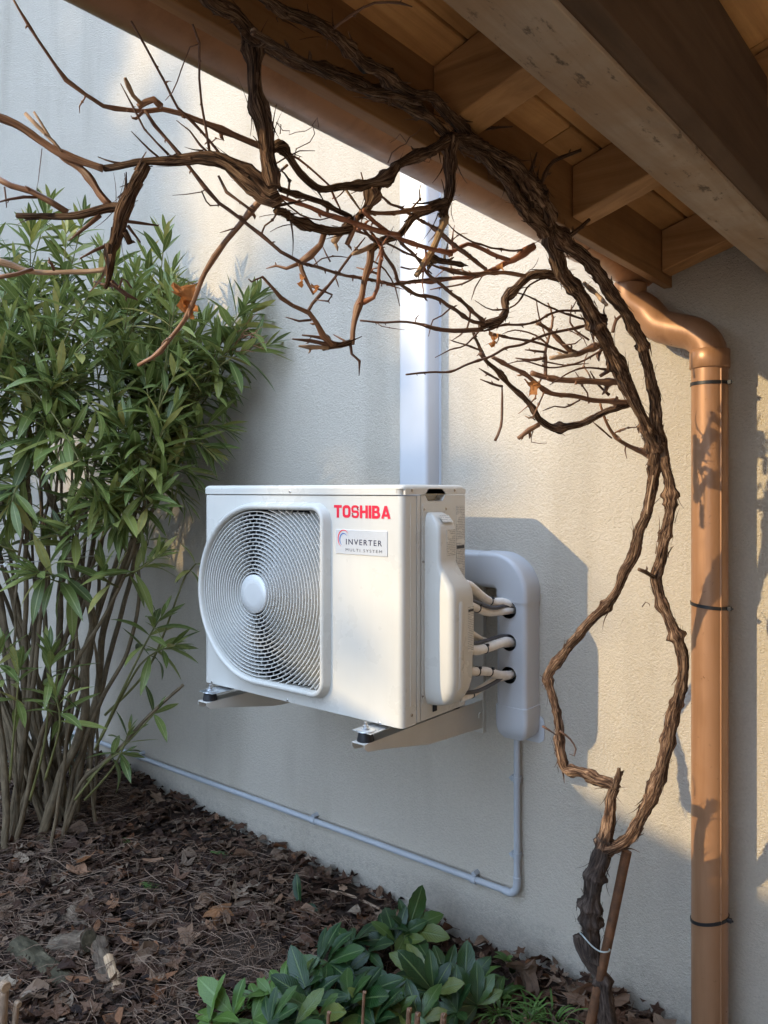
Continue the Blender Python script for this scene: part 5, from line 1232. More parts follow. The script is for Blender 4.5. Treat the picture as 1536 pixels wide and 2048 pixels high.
tips = [(100, 405, 3.2), (62, 450, 3.1), (168, 432, 3.25), (28, 520, 3.0), (132, 470, 3.1), (205, 500, 3.2), (-10, 480, 3.15), (330, 470, 3.05), (345, 545, 3.0), (292, 520, 3.1), (255, 590, 3.05),
        (385, 660, 2.98), (445, 655, 2.98), (516, 592, 3.02), (492, 660, 3.0), (415, 640, 3.05), (232, 560, 3.2), (60, 560, 2.9), (120, 600, 2.85), (20, 640, 2.8), (180, 640, 2.9), (250, 690, 2.85), (300, 700, 2.9)]
def near_main(p):
    best = None
    for q in mains:
        for c in q[len(q) // 2:]:
            if c.z < p.z - 0.05:
                dd = (c - p).length + 0.6 * math.hypot(c.x - p.x, c.y - p.y)
                if best is None or dd < best[0]: best = (dd, c)
    return best[1] if best else mains[0][-1]
def grow(tp, lean=None, **k):
    o = near_main(tp); L = (tp - o).length
    md = o.lerp(tp, .55) + (lean or Vector((rng.uniform(-.04, .04), rng.uniform(-.04, .04), -.04 * L)))
    shoot([o, md, tp], .0045, .0018, **k)
for u, v_, z in tips: grow(P(u, v_, z), L=0.34, size=.125)
for k in range(150):
    u, v_ = rng.uniform(-200, 420), rng.uniform(540, 1085)
    lim = 330 + 130 * math.sin(max(0, min(1, (v_ - 520) / 420)) * math.pi)
    if u > lim: u = rng.uniform(-200, lim)
    grow(P(u, v_, rng.uniform(2.68, 3.42)), L=rng.uniform(.22, .36), size=rng.uniform(.105, .14), bare=.2)
for k in range(22):
    u, v_ = rng.uniform(-60, 330), rng.uniform(940, 1150)
    grow(P(u, v_, rng.uniform(2.66, 3.0)), L=rng.uniform(.18, .28), size=rng.uniform(.10, .135), bare=.3)
# right-hand sprays reaching out and hanging
for a, c, e in (((330, 900, 3.0), (400, 760, 2.95), (470, 690, 2.95)), ((330, 900, 3.0), (430, 740, 2.95), (540, 690, 2.95)), ((300, 900, 3.0), (400, 800, 2.95), (455, 770, 2.93)), ((330, 900, 3.0), (400, 850, 2.95), (455, 860, 2.95)),
                ((330, 900, 3.0), (380, 880, 2.92), (425, 905, 2.9)), ((300, 980, 3.0), (340, 960, 2.95), (370, 1000, 2.95)), ((280, 980, 3.0), (330, 930, 2.9), (390, 950, 2.9)), ((200, 900, 2.9), (150, 850, 2.75), (110, 930, 2.68)), ((150, 900, 2.9), (190, 960, 2.72), (215, 1020, 2.68)),
                ((60, 950, 2.9), (30, 980, 2.72), (20, 1040, 2.7)), ((290, 1040, 3.05), (250, 1000, 2.9), (235, 1060, 2.86)), ((330, 900, 3.0), (440, 690, 2.96), (500, 600, 2.96)), ((300, 850, 3.0), (350, 740, 2.9), (395, 715, 2.88))):
    shoot([P(*a), P(*c), P(*e)], .005, .002, L=.30, size=.13, bare=.35)
# low shoots
for pts, L, sz in (([(190, 1500, 2.98), (250, 1370, 2.92), (300, 1270, 2.9), (322, 1235, 2.9)], .16, .12), ([(175, 1560, 2.96), (250, 1490, 2.92), (315, 1420, 2.9)], .05, .10), ([(200, 1480, 2.96), (280, 1330, 2.93), (350, 1290, 2.9)], .15, .11),
                   ([(210, 1430, 3.0), (300, 1330, 2.95), (372, 1150, 2.95), (402, 1128, 2.95)], .06, .07), ([(170, 1600, 2.95), (230, 1530, 2.9), (258, 1462, 2.9)], .09, .10), ([(150, 1600, 2.9), (215, 1520, 2.88), (250, 1505, 2.88)], .08, .09),
                   ([(60, 1600, 2.85), (90, 1480, 2.8), (100, 1340, 2.78), (102, 1300, 2.78)], .18, .12), ([(90, 1560, 2.8), (120, 1450, 2.75), (110, 1390, 2.75)], .13, .11), ([(20, 1560, 2.8), (30, 1440, 2.78), (40, 1330, 2.78)], .16, .11), ([(-20, 1500, 2.8), (-10, 1380, 2.78), (0, 1290, 2.78)], .16, .11)):
    shoot([P(*q) for q in pts], .0055, .0022, L=L, dens=.034, size=sz, bare=.15)
# two yellowish sprays hanging in front
for pts in ([(40, 760, 2.75), (100, 820, 2.66), (150, 905, 2.64), (195, 990, 2.64)], [(120, 760, 2.8), (170, 800, 2.68), (215, 850, 2.66)]):
    shoot([P(*q) for q in pts], .0032, .0016, L=.2, dens=.06, size=.10, bare=.3)
link('twigs', shoots.mesh('twigs', True), 'shoot_oleander', ole)['kind'] = 'stuff'
# pinkish spent flower stalks on the right-hand spray
fs_ = MB()
for k in range(14):
    a = P(rng.uniform(455, 500), rng.uniform(660, 705), 2.95); e = a + Vector((rng.uniform(.04, .13), rng.uniform(-.02, .05), rng.uniform(-.03, .06)))
    fs_.tube([a, a.lerp(e, .5) + Vector((0, 0, .008)), e], [.0018, .0013, .0009], 5)
link('flower_stalks', fs_.mesh('flower_stalks', True), 'bark_red', ole)['kind'] = 'stuff'
def vis(l):
    p = proj(l[0].translation); 
    return -1 if not (0 < p[0] < 1536 and 0 < p[1] < 2048) else l[2] / p[2] + (0.004 if p[2] < 2.95 else 0)
leaves.sort(key=vis, reverse=True)
rest = MB()
for i, (m4, kd, sz) in enumerate(leaves):
    if i < 300: place('leaf', OME[kd], m4, ole)
    else: bake(rest, OSP[kd], m4, rng.random() * .999)
o = link('foliage', rest.mesh('foliage', True), 'leaf_oleander', ole); o['kind'] = 'stuff'
N_OLE = len(leaves)
# string tied to the stems
sp = thing('string', 'pale taut string tied across the oleander stems', 'string', P(0, 1132, 2.78))
pp, rr = spline([(P(*q), .0014) for q in ((-160, 1128, 2.7), (-40, 1130, 2.75), (10, 1129, 2.78), (120, 1118, 2.9), (176, 1112, 2.975), (225, 1113, 3.05))], .05)
mk('strand', MB().tube(pp, rr, 6), 'string_pale', sp, smooth=True)
mk('knot', MB().tube([P(8, 1126, 2.78), P(10, 1133, 2.78), P(16, 1128, 2.778)], [.003, .006, .003], 7), 'string_pale', sp, smooth=True)

# ------------------------------------------------------------------ dead leaves
def lobed(kind, seed):
    """flat curled dead leaf, length about 1; kinds: oak-like lobes, maple-like points, plain lance, scrap"""
    rng = random.Random(seed); vs_ = []; fs = []; uv = []
    n = {'maple': 20, 'oak': 18, 'lance': 10, 'scrap': 8, 'round': 12}[kind]
    cu, cv, tw = rng.uniform(-.9, 1.3), rng.uniform(-.5, .8), rng.uniform(-.7, .7)
    pts = []
    for j in range(n):
        a = 2 * math.pi * j / n
        if kind == 'maple': r = .36 + .17 * (1 if j % 4 == 0 else (-.55 if j % 4 == 2 else 0)) + rng.uniform(-.03, .03); x, y = math.sin(a) * r, math.cos(a) * r
        elif kind == 'oak': r = .5 * (.9 + .22 * (1 if j % 3 == 0 else -.6)); x, y = math.sin(a) * r * .52, math.cos(a) * r
        elif kind == 'lance': x, y = math.sin(a) * .13 * (1 - .25 * math.cos(a)), math.cos(a) * .5
        elif kind == 'round': r = .46 + rng.uniform(-.05, .05); x, y = math.sin(a) * r * .78, math.cos(a) * r
        else: r = rng.uniform(.18, .42); x, y = math.sin(a) * r, math.cos(a) * r
        pts.append((x, y))
    def bend(x, y):
        return (x * (1 - .25 * abs(cu * x)), y * (1 - .2 * abs(cv * y)), cu * x * x * 1.4 + cv * y * y * .9 + tw * x * y + rng.uniform(-.03, .03))
    vs_.append(bend(0, 0))
    for x, y in pts: vs_.append(bend(x * .55, y * .55))
    for x, y in pts: vs_.append(bend(x, y))
    for j in range(n):
        k = (j + 1) % n
        fs.append((0, 1 + j, 1 + k)); fs.append((1 + j, 1 + n + j, 1 + n + k, 1 + k))
        uv.append([(.5, .5)] * 3); uv.append([(.5, .5)] * 4)
    return vs_, fs, uv
DK = ['maple', 'oak', 'lance', 'scrap', 'round', 'maple', 'oak', 'lance', 'scrap', 'maple', 'oak', 'round']
DSP = [lobed(k, 11 + i) for i, k in enumerate(DK)]; DME = []
for s_ in DSP:
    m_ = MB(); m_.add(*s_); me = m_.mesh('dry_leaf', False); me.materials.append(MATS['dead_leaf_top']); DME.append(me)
rng = random.Random(5); dl = []
def covered(x, y):
    # bare damp soil patch by the front plants
    px, py, z = proj(Vector((x, y, 0)))
    return (430 < px < 540 and 1900 < py < 1990 and rng.random() < .75)
while len(dl) < 6400:
    x, y = rng.uniform(-4.6, -0.55), rng.uniform(0.35, 2.09)
    px, py, z = proj(Vector((x, y, 0.02)))
    if not (-80 < px < 1330 and py < 2130) or covered(x, y): continue
    k = rng.randrange(len(DK)); big = rng.random()
    sz = (rng.uniform(.022, .045) if big < .62 else (rng.uniform(.04, .066) if big < .93 else rng.uniform(.066, .095)))
    if DK[k] == 'lance': sz *= 1.45
    tilt = .38 if y < 2.0 else .8
    up = Vector((rng.gauss(0, tilt), rng.gauss(0, tilt), 1)).normalized(); d = Vector((rng.uniform(-1, 1), rng.uniform(-1, 1), 0)); 
    h = gz(x, y) + rng.uniform(-0.004, 0.026) + (0.03 * rng.random() if y > 1.98 else 0)
    dl.append((frame(Vector((x, min(y, 2.1 - sz * .35), h)), d, up, sz), k, sz / z + (h - gz(x, y)) * .6))
dl.sort(key=lambda q: q[2], reverse=True); litter = MB()
for i, (m4, k, s_) in enumerate(dl):
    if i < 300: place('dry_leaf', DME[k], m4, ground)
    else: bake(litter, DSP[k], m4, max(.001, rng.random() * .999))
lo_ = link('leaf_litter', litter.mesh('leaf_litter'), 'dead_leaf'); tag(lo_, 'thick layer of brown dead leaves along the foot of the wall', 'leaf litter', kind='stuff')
nd = MB()
for k in range(20000):
    x, y = rng.uniform(-4.4, -0.7), rng.uniform(0.4, 2.07); px, py, z = proj(Vector((x, y, 0)))
    if not (-60 < px < 1300 and py < 2120): continue
    dens = mnoise.noise(Vector((x * 1.8, y * 1.8, 4.0)))
    if rng.random() > .62 + dens: continue
    a = rng.uniform(0, math.pi * 2); L = rng.uniform(.05, .11); d = Vector((math.cos(a), math.sin(a), rng.gauss(0, .12))); p = Vector((x, y, gz(x, y) + rng.uniform(.008, .036)))
    s_ = d.cross(Vector((0, 0, 1))).normalized() * .00105; bn = Vector((rng.uniform(-.012, .012), rng.uniform(-.012, .012), rng.uniform(0, .012)))
    q = [p, p + d * L * .5 + bn, p + d * L]
    if q[-1].y > 2.095: continue
    nd.cr = max(.001, rng.random() * .999); u_ = Vector((0, 0, .0012))
    nd.add([q[0] - s_, q[0] + s_, q[1] - s_, q[1] + s_, q[2] - s_ * .5, q[2] + s_ * .5, q[0] + u_, q[1] + u_, q[2] + u_], [(0, 6, 7, 2), (6, 1, 3, 7), (2, 7, 8, 4), (7, 3, 5, 8)])
tag(link('pine_needles', nd.mesh('pine_needles'), 'needle'), 'dry brown pine needles scattered over the dead leaves', 'pine needles', kind='stuff')
# leaves worth naming on their own
def big_leaf(px, py, size, mat, label, seed, up=(0.1, -.3, 1), lift=.03):
    p = PG(px, py, 0.03); p.z = gz(p.x, p.y) + lift
    vs_, fs, uv = lobed('maple', seed); m_ = MB(); m_.cr = .4; f4 = frame(p, Vector((random.uniform(-1, 1), random.uniform(-1, 1), 0)), Vector(up), size)
    m_.add([f4 @ Vector(q) for q in vs_], fs, uv); tag(link('dry_leaf', m_.mesh('dry_leaf'), mat), label, 'dead leaf', 'large fallen leaves')
big_leaf(438, 1852, .125, 'dead_rust', 'large rusty brown crumpled leaf lying in the middle of the litter', 31)
big_leaf(170, 1765, .085, 'dead_rust', 'dark red-brown upright leaf in front of the oleander stems', 33, (.2, -1, .5), .045)
big_leaf(345, 1960, .06, 'dead_leaf_top', 'pale tan pointed maple leaf near the bottom left of the hellebores', 36)
big_leaf(40, 1790, .085, 'dead_leaf_top', 'light brown lobed leaf at the left edge of the litter', 37)
big_leaf(700, 1728 , .07, 'dead_leaf', 'greyish curled leaf leaning against the wall foot', 39, (.0, -1, .3), .04)
crm = crumple(PG(1045, 1985, 0.03) + Vector((0, 0, .055)), .052, 12, 'dead_leaf', None); tag(crm, 'broad purplish brown dead leaf propped beside the grass tuft', 'dead leaf', 'large fallen leaves')

# ------------------------------------------------------------------ old stump and sticks
stp = thing('tree_stump', 'weathered grey stump with splayed cut arms in the leaf litter', 'stump', PG(180, 1930, 0))
def log(name, mat, a, c, r0, r1, seed, cutmat=None):
    """a, c: (px, py, height above the ground) of the two ends"""
    A = PG(a[0], a[1], a[2]); C = PG(c[0], c[1], c[2]); n = 14
    pts = [A.lerp(C, k / n) for k in range(n + 1)]; rad_ = [r0 + (r1 - r0) * k / n for k in range(n + 1)]
    rad_ = [r * (1 + .10 * mnoise.noise((k * .5, seed, 0))) for k, r in enumerate(rad_)]
    o = mk(name, MB().tube(pts, rad_, 26, True, .10, seed, 1.0, None, .22), mat, stp, auto=48)
    if cutmat:
        d = (A - C).normalized(); m_ = MB().tube([A, A + d * .002, A + d * .003], [r0 * .93, r0 * .9, r0 * .55], 20); link('cut_face', m_.mesh('cut_face'), cutmat, o)
    return o
log('arm', 'stump_bark', (178, 1882, .075), (112, 1898, .02), .032, .036, 3, 'stump_moss')
log('arm', 'stump_bark', (140, 1826, .05), (182, 1872, .015), .028, .032, 5)
log('arm', 'stump_bark', (196, 1888, .045), (232, 1992, .012), .028, .036, 7)
log('split_core', 'split_wood', (216, 1915, .062), (236, 1980, .036), .012, .016, 10)
log('arm', 'stump_moss', (36, 1895, .03), (150, 1985, .008), .034, .034, 9, 'stump_moss')
def stick(label, mat, pts, r, name='cut_stem', cat='stick', cut=True, grp=None):
    t = thing(name, label, cat, pts[0], grp)
    pp, rr = spline([(Vector(p), r) for p in pts], .015)
    link('shaft', MB().tube(pp, rr, 9, True, .06, int(r * 1e5)).mesh('shaft', True), mat, t)
    if cut:
        d = (pp[-1] - pp[-2]).normalized(); link('cut_face', MB().tube([pp[-1], pp[-1] + d * .0012], [r * .92, r * .85], 9).mesh('cut_face'), 'split_wood', t)
def gnd(p): return Vector((p.x, p.y, gz(p.x, p.y) - .02))
for (px, py, z, r, lb) in ((12, 1975, 1.95, .0135, 'thick pale cut stem at the bottom left corner'), (38, 2010, 1.97, .008, 'thin pale cut stem beside the thick one at the bottom left'),
                           (731, 1985, 1.86, .0036, 'tallest thin brown cut stem among the hellebore leaves'), (660, 2026, 1.85, .0042, 'cut stem standing left of the tallest one among the hellebores'), (821, 2020, 1.84, .006, 'first of the three short cut stems right of the hellebores'),
                           (838, 2030, 1.84, .007, 'middle of the three short cut stems right of the hellebores'), (890, 2032, 1.84, .0075, 'last of the three short cut stems right of the hellebores')):
    tp = P(px, py, z); bs = tp + Vector((-.02 if px > 100 else -.035, .0, 0)); stick(lb, 'bark_cane_pale' if px < 100 else 'bark_cane', [gnd(bs), bs.lerp(tp, .5) + Vector((.006, 0, (gz(bs.x, bs.y) - tp.z) * 0)), tp], r, grp='cut stems')
pa_, pb_ = PG(640, 1778, .035), PG(760, 1818, .03)
stick('pale bare twig lying along the wall foot above the hellebores', 'bark_cane_pale', [pa_ + Vector((0, 0, .0)), pa_.lerp(pb_, .5) + Vector((0, 0, .012)), pb_], .0045, 'fallen_twig', 'twig', False)
pa_, pb_ = PG(290, 1776, .035), PG(375, 1778, .035)
stick('pale grey split twig lying in the middle of the leaf litter', 'bark_cane_pale', [pa_, pa_.lerp(pb_, .5) + Vector((0, 0, .01)), pb_], .006, 'fallen_twig', 'twig', False)
pa_, pb_ = P(122, 1665, 3.0), P(178, 1540, 2.98); pa_.z = gz(pa_.x, pa_.y)
stick('greenish cut stick standing slanted at the foot of the oleander', 'stem_oleander', [pa_, pa_.lerp(pb_, .5), pb_], .009, 'cut_stem', 'stick')

# ------------------------------------------------------------------ hellebores and other low plants
HK = [dict(n=12, wid=w_, fold=f, droop=d, peak=.58, serr=.07, wave=.12, tip=.8, seed=k) for k, (w_, f, d) in enumerate(((.165, .25, .10), (.185, .18, .26), (.15, .3, .42)))]
HME = [leaf_mesh('leaflet', 'leaf_hellebore', **k) for k in HK]
HMB = [leaf_mesh('leaflet', 'leaf_bright', **k) for k in HK]
rng = random.Random(77)
def palmate(plant, c, nrm, n, size, me, petiole_from, spread=200):
    """one hand-shaped leaf: n leaflets fanned round c on a stalk"""
    nrm = nrm.normalized(); a0 = Vector((rng.uniform(-1, 1), rng.uniform(-1, 1), 0)); a0 = (a0 - nrm * a0.dot(nrm)).normalized(); b0 = nrm.cross(a0)
    pp, rr = spline([(petiole_from, .0035), (petiole_from.lerp(c, .5) + Vector((0, 0, .02)), .003), (c, .0026)], .02)
    link('stalk', MB().tube(pp, rr, 7).mesh('stalk', True), 'shoot_oleander', plant)
    for k in range(n):
        an = R_(spread) * (k / (n - 1) - .5); d = a0 * math.cos(an) + b0 * math.sin(an) + nrm * rng.uniform(.15, .95)
        place('leaflet', me[rng.randrange(3)], frame(c, d, nrm + d * .05, size * (1.08 - .28 * abs(k / (n - 1) - .5) * 2) * rng.uniform(.7, 1.15), rng.uniform(-.25, .25)), plant)
def hellebore(label, px, py, z, tops, me=HME, size=.13, n=7, group='hellebore clumps'):
    b0 = gnd(P(px, py, z)); t = thing('hellebore', label, 'plant', b0, group)
    for (u, v_, zz, nx_, ny_, sz) in tops:
        palmate(t, P(u, v_, zz), Vector((nx_, ny_, 1.0)), n, size * sz, me, b0 + Vector((rng.uniform(-.02, .02), rng.uniform(-.02, .02), .01)), rng.uniform(190, 290))
hellebore('dark green hellebore with a broad upright leaf fan nearest the middle of the litter', 655, 2010, 2.2, [(655, 1925, 2.16, -.1, -.7, 1.05), (640, 1935, 2.2, -.5, -.5, .9), (690, 1950, 2.2, .4, -.4, .95)])
hellebore('glossy hellebore with narrow drooping leaflets close under the wall', 795, 1935, 2.36, [(790, 1882, 2.34, .3, -.5, 1.0), (815, 1862, 2.36, .6, -.3, .95), (770, 1868, 2.4, -.3, -.2, .9)])
hellebore('dark hellebore standing right of the three cut stems', 865, 2030, 2.12, [(858, 1962, 2.14, 0, -.6, 1.05), (868, 1985, 2.08, .3, -.8, 1.0), (890, 1960, 2.2, .4, -.2, .9)])
hellebore('olive green hellebore in the centre of the front row', 725, 2080, 2.04, [(722, 1998, 2.02, -.1, -.8, 1.0), (700, 2010, 2.0, -.4, -.5, .9), (745, 2020, 2.0, .2, -.7, 1.0)])
hellebore('blue-green hellebore in the front row left of centre', 620, 2090, 2.03, [(622, 2005, 2.02, 0, -.8, .95), (600, 1990, 2.05, -.4, -.3, .8), (640, 2030, 1.98, .1, -.9, .95)])
hellebore('bright green young hellebore at the left of the clump', 560, 2060, 2.08, [(566, 1975, 2.1, -.1, -.5, .75), (545, 1990, 2.06, -.5, -.4, .7), (575, 2005, 2.04, .1, -.8, .7)], HMB, .105, 6)
hellebore('light green hellebore with round-tipped leaves at the front left', 450, 2120, 2.0, [(468, 2030, 1.99, 0, -.9, .95), (420, 2045, 1.98, -.5, -.4, .9), (505, 2040, 2.0, .4, -.4, .9)], HMB, .12, 5)
hellebore('small hellebore cut off by the bottom edge left of the cut stems', 520, 2130, 1.95, [(540, 2048, 1.95, 0, -.6, .9), (590, 2050, 1.93, .3, -.3, .9)])
hellebore('hellebore at the bottom edge beneath the cut stems', 800, 2120, 1.94, [(790, 2040, 1.95, -.1, -.6, .95), (840, 2046, 1.95, .3, -.5, .95), (750, 2050, 1.93, -.4, -.4, .9)])
hellebore('hellebore reaching furthest right towards the grass tufts', 940, 2050, 2.1, [(930, 1985, 2.12, .3, -.3, .9), (955, 2010, 2.08, .5, -.6, .85), (915, 2025, 2.04, -.2, -.7, .9)])
hellebore('low hellebore spreading left over the damp soil patch', 505, 2075, 2.08, [(515, 2000, 2.1, -.4, -.3, .7), (490, 2020, 2.06, -.6, -.5, .75)], HMB, .11, 6)
hellebore('hellebore in the shade behind the front row by the wall', 730, 1960, 2.34, [(735, 1905, 2.32, 0, -.4, .85), (705, 1890, 2.36, -.4, -.2, .85)])
# broad single leaf standing alone
t = thing('seedling', 'two broad olive leaves standing alone at the edge of the litter', 'plant', gnd(P(600, 1835, 2.62)))
c = gnd(P(600, 1835, 2.62)) + Vector((0, 0, .03))
place('leaf', HME[0], frame(c, Vector((-.35, .1, 1)), Vector((.2, -1, .2)), .105), t); place('leaf', HME[1], frame(c, Vector((.8, -.1, .35)), Vector((0, -.5, 1)), .085), t)
# pointed-leaved plants by the grass
def strap(label, name, cat, base, n, lo_l, hi_l, wid, mat, spread, seed, group=None):
    rng = random.Random(seed); t = thing(name, label, cat, base, group)
    for k in range(n):
        a = rng.uniform(0, 2 * math.pi); L = rng.uniform(lo_l, hi_l); out = rng.uniform(.2, 1) * spread
        pts = []; m_ = MB(); m_.cr = max(.01, rng.random() * .99)
        d = Vector((math.cos(a), math.sin(a), 0)); s_ = Vector((-d.y, d.x, 0)); vs_ = []
        for j in range(8):
            f = j / 7; c = base + d * (out * L * f + .3 * out * L * f * f) + Vector((0, 0, L * (f - (.35 + .5 * out) * f * f * 1.1))) + s_ * rng.uniform(-.002, .002)
            w_ = wid * (math.sin(math.pi * min(1, f * .85 + .15)) ** .6) + .0003
            vs_ += [c - s_ * w_, c + Vector((0, 0, -w_ * .5)), c + s_ * w_]
        m_.add(vs_, [(3 * j + q, 3 * j + q + 1, 3 * j + q + 4, 3 * j + q + 3) for j in range(7) for q in (0, 1)], [[(q / 2, j / 7), ((q + 1) / 2, j / 7), ((q + 1) / 2, (j + 1) / 7), (q / 2, (j + 1) / 7)] for j in range(7) for q in (0, 1)])
        link('blade', m_.mesh('blade', True), mat, t)
for k, (px, py, n, lb) in enumerate(((1000, 2040, 34, 'grass tuft with curling bright blades left of the propped leaf'), (1060, 2055, 34, 'grass tuft under the propped leaf at the bottom edge'), (1108, 2060, 26, 'small grass tuft nearest the vine trunk'))):
    b0 = PG(px, py + 10, 0.0); b0.z = gz(b0.x, b0.y); strap(lb, 'grass_tuft', 'grass', b0, n, .07, .15, .0026, 'grass', .9, 50 + k, 'grass tufts')
b0 = PG(1025, 1950, 0); b0.z = gz(b0.x, b0.y); strap('seedling with pointed upright leaves against the wall foot', 'seedling', 'plant', b0, 8, .07, .13, .011, 'leaf_bright', .55, 61)
b0 = PG(950, 1990, 0); b0.z = gz(b0.x, b0.y); strap('seedling with long pale green blades between hellebore and grass', 'seedling', 'plant', b0, 9, .08, .15, .010, 'leaf_bright', .7, 63)
b0 = PG(990, 2020, 0); b0.z = gz(b0.x, b0.y); strap('spreading seedling with broad light green blades at the bottom edge', 'seedling', 'plant', b0, 9, .08, .14, .013, 'leaf_bright', .95, 64)
for k, (px, py, lb) in enumerate(((245, 1708, 'green pine sprig lying behind the stump'), (285, 1790, 'green pine sprig lying right of the stump'), (425, 1716, 'green pine sprig lying nearest the wall'))):
    b0 = PG(px, py, .03); b0.z = gz(b0.x, b0.y) + .012; t = thing('pine_sprig', lb, 'sprig', b0, 'green pine sprigs'); m_ = MB()
    for j in range(26):
        m_.cr = max(.01, rng.random()); d = Vector((1, -.3 + .2 * k, .06)) + Vector((0, rng.uniform(-.22, .22), rng.uniform(-.04, .10))); L = rng.uniform(.05, .085); q = b0 + Vector((rng.uniform(-.008, .008), rng.uniform(-.008, .008), 0))
        m_.tube([q, q + d * L], [.0009, .0004], 4)
    link('needles', m_.mesh('needles'), 'leaf_bright', t)['kind'] = 'stuff'
for k, (px, py, z, lb) in enumerate(((140, 1440, 3.5, 'blue-green weed growing behind the oleander stems'), (20, 1480, 3.5, 'blue-green weed at the left edge behind the oleander'))):
    b0 = gnd(P(px, 1560, z)); t = thing('weed', lb, 'plant', b0, 'blue-green weeds')
    me = leaf_mesh('leaf', 'leaf_blue', n=8, wid=.16, fold=.2, droop=.3, serr=.12, peak=.5, seed=4)
    stx = MB().tube([b0, P(px, py - 60, z)], [.005, .003], 6); link('stem', stx.mesh('stem'), 'shoot_oleander', t)
    for j in range(16):
        c = b0.lerp(P(px, py - 60, z), rng.uniform(.2, 1)); a = rng.uniform(0, 6.28); place('leaf', me, frame(c, Vector((math.cos(a), math.sin(a), rng.uniform(.1, .7))), Vector((0, 0, 1)), rng.uniform(.07, .12)), t)

# ================================================================== WHAT SHADES THE WALL (outside the picture, towards the sun)
def shade_tree(name, label, base, trunk_h, blobs, n, leaf, seed, mat='leaf_far', cat='tree'):
    """trunk, limbs to each foliage clump, leaves spread through the clumps"""
    rng = random.Random(seed); base = Vector(base); t = thing(name, label, cat, base)
    top = base + Vector((0, 0, trunk_h)); tr = MB().tube([base - Vector((0, 0, .1)), base.lerp(top, .5) + Vector((.05, .03, 0)), top], [.14 if trunk_h > 2 else .05, .11 if trunk_h > 2 else .04, .08 if trunk_h > 2 else .03], 10, True, .08, seed)
    link('trunk', tr.mesh('trunk', True), 'trunk_far', t); lm = MB(); cr_ = MB(); lm_ = 0
    for c, r, sq, n in blobs:
        c = Vector(c); lm.tube([base.lerp(top, rng.uniform(.6, 1)), top.lerp(c, .5) + Vector((0, 0, -.1)), c], [.05, .035, .012], 6)
        for _ in range(int(n * r * r * 1.6 + 10)):
            v_ = Vector((rng.gauss(0, 1), rng.gauss(0, 1), rng.gauss(0, 1))).normalized() * (rng.random() ** .45) * r; v_.z *= sq
            p = c + v_; d = Vector((rng.uniform(-1, 1), rng.uniform(-1, 1), rng.uniform(-.6, .4))); up = Vector((rng.uniform(-1, 1), rng.uniform(-1, 1), 1)); s_ = leaf * rng.uniform(.7, 1.3)
            f4 = frame(p, d, up, s_); cr_.cr = max(.001, rng.random() * .99)
            cr_.add([f4 @ Vector(q) for q in ((0, 0, 0), (.28, .5, .06), (0, 1, -.1), (-.28, .5, .06))], [(0, 1, 2, 3)])
    link('limbs', lm.mesh('limbs', True), 'trunk_far', t)
    o = link('crown', cr_.mesh('crown'), mat, t); o['kind'] = 'stuff'; return t
def sunward(X, h, dist):
    """the place dist metres (along Y) towards the sun from point (X, eye+h) of the wall"""
    return (X - .57 * dist, WY - dist, EYE + h + .46 * dist)
SHADE = True
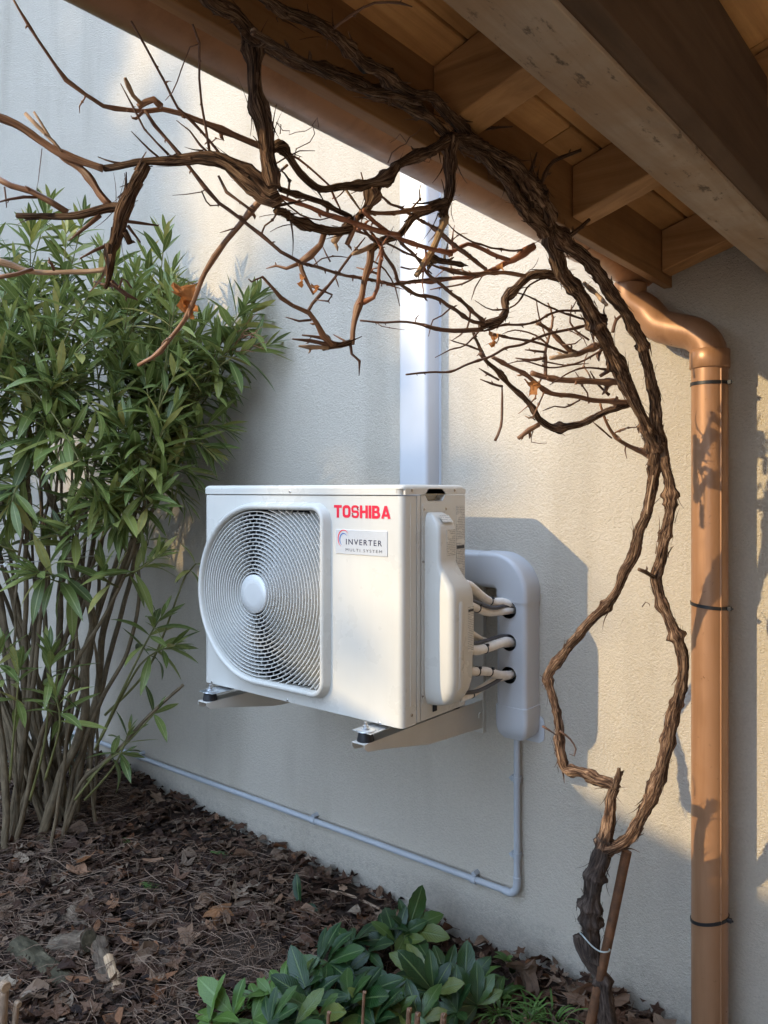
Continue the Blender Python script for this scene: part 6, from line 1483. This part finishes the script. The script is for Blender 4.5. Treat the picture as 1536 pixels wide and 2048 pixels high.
if SHADE:
    # a made-up unseen building whose sloping roof edge throws the straight shade line over the foot of the wall
    D = 6.0; e0, e1 = sunward(-0.25, -1.06, D), sunward(-4.6, 0.16, D)
    gw = thing('shade_building', 'unseen cream building added towards the sun, its tiled roof sloped to cast shade', 'building', ((e0[0] + e1[0]) / 2, e0[1] - 1.5, 0))
    yb = e0[1] - 3.0
    FRp = lambda p, q, t: (p, t, q)
    mk('masonry', MB().prism([(e1[0] + .1, -.2), (e0[0] - .1, -.2), (e0[0] - .1, e0[2] - .07), (e1[0] + .1, e1[2] - .07)], FRp, yb, e0[1] - .12), 'stucco', gw)
    mk('roof', MB().prism([(e1[0], e1[2] - .065), (e0[0], e0[2] - .065), (e0[0], e0[2]), (e1[0], e1[2])], FRp, yb - .1, e0[1]), 'roof_tile', gw)
    # a tree farther off: soft dapples on the upper left of the wall and on the unit
    bl = [(sunward(X, h, 16 + d), r, .85, n) for X, h, r, d, n in (
        (-4.0, 2.75, .55, 0, 1700), (-4.6, 2.2, .60, .6, 1700), (-3.72, 1.98, .36, .3, 1900), (-4.25, 1.5, .60, 1.1, 1700), (-3.55, 1.40, .40, .2, 1900), (-3.18, 1.42, .24, 1.0, 1900), (-3.25, .95, .40, 1.4, 1800), (-3.9, .85, .60, .5, 1700), (-3.42, 2.55, .26, 0, 1700), (-2.97, 1.10, .13, .9, 1500),
        (-2.98, 1.72, .15, 1.2, 1600), (-2.75, 2.15, .16, .4, 1200), (-4.7, .6, .8, .2, 1300), (-3.1, .45, .45, .8, 1500), (-3.45, 2.2, .16, 1.7, 1500), (-2.05, .30, .27, .4, 1300), (-2.12, .80, .26, .7, 1200), (-1.78, .78, .17, .2, 900), (-1.92, .50, .26, 1.6, 1400), (-2.4, .35, .28, 1.0, 1400), (-1.65, .35, .14, .5, 800), (-1.55, .05, .13, .5, 800), (-1.78, .16, .22, .8, 1200), (-2.25, .62, .16, 1.5, 700), (-1.80, .50, .13, .9, 600), (-2.5, .0, .4, 1.3, 1300), (-1.66, -.30, .22, 1.2, 1300), (-1.52, -.58, .17, .3, 1000),
        (-1.22, -.30, .12, 1.9, 600), (-2.1, -.3, .4, .9, 1300), (-1.14, -.60, .09, 2.2, 500), (-1.35, .10, .12, 1.2, 400), (-1.42, -.40, .10, .6, 500))]
    shade_tree('shade_tree', 'tall leafy garden tree dappling the wall from outside the picture', (-12.6, -14.6, 0), 6.2, bl, 0, .17, 9)
    # unseen trees added on the left to cut sky light on the wall
    for k, (bx_, by_, hh, lb) in enumerate(((-7.7, .5, 4.2, 'unseen evergreen added to block sky light, the one nearest the house'), (-8.7, -2.3, 4.6, 'unseen evergreen added to block sky light, the one farther from the house'))):
        rg = random.Random(k); bl = [((bx_ + rg.uniform(-1.3, 1.3), by_ + rg.uniform(-1.3, 1.3), EYE + hh - 4.0 + 1.15 * j), 1.4 - .05 * j, .8, 520) for j in range(9)]
        shade_tree('sky_block_tree', lb, (bx_, by_, 0), 4.0, bl, 0, .26, 30 + k)
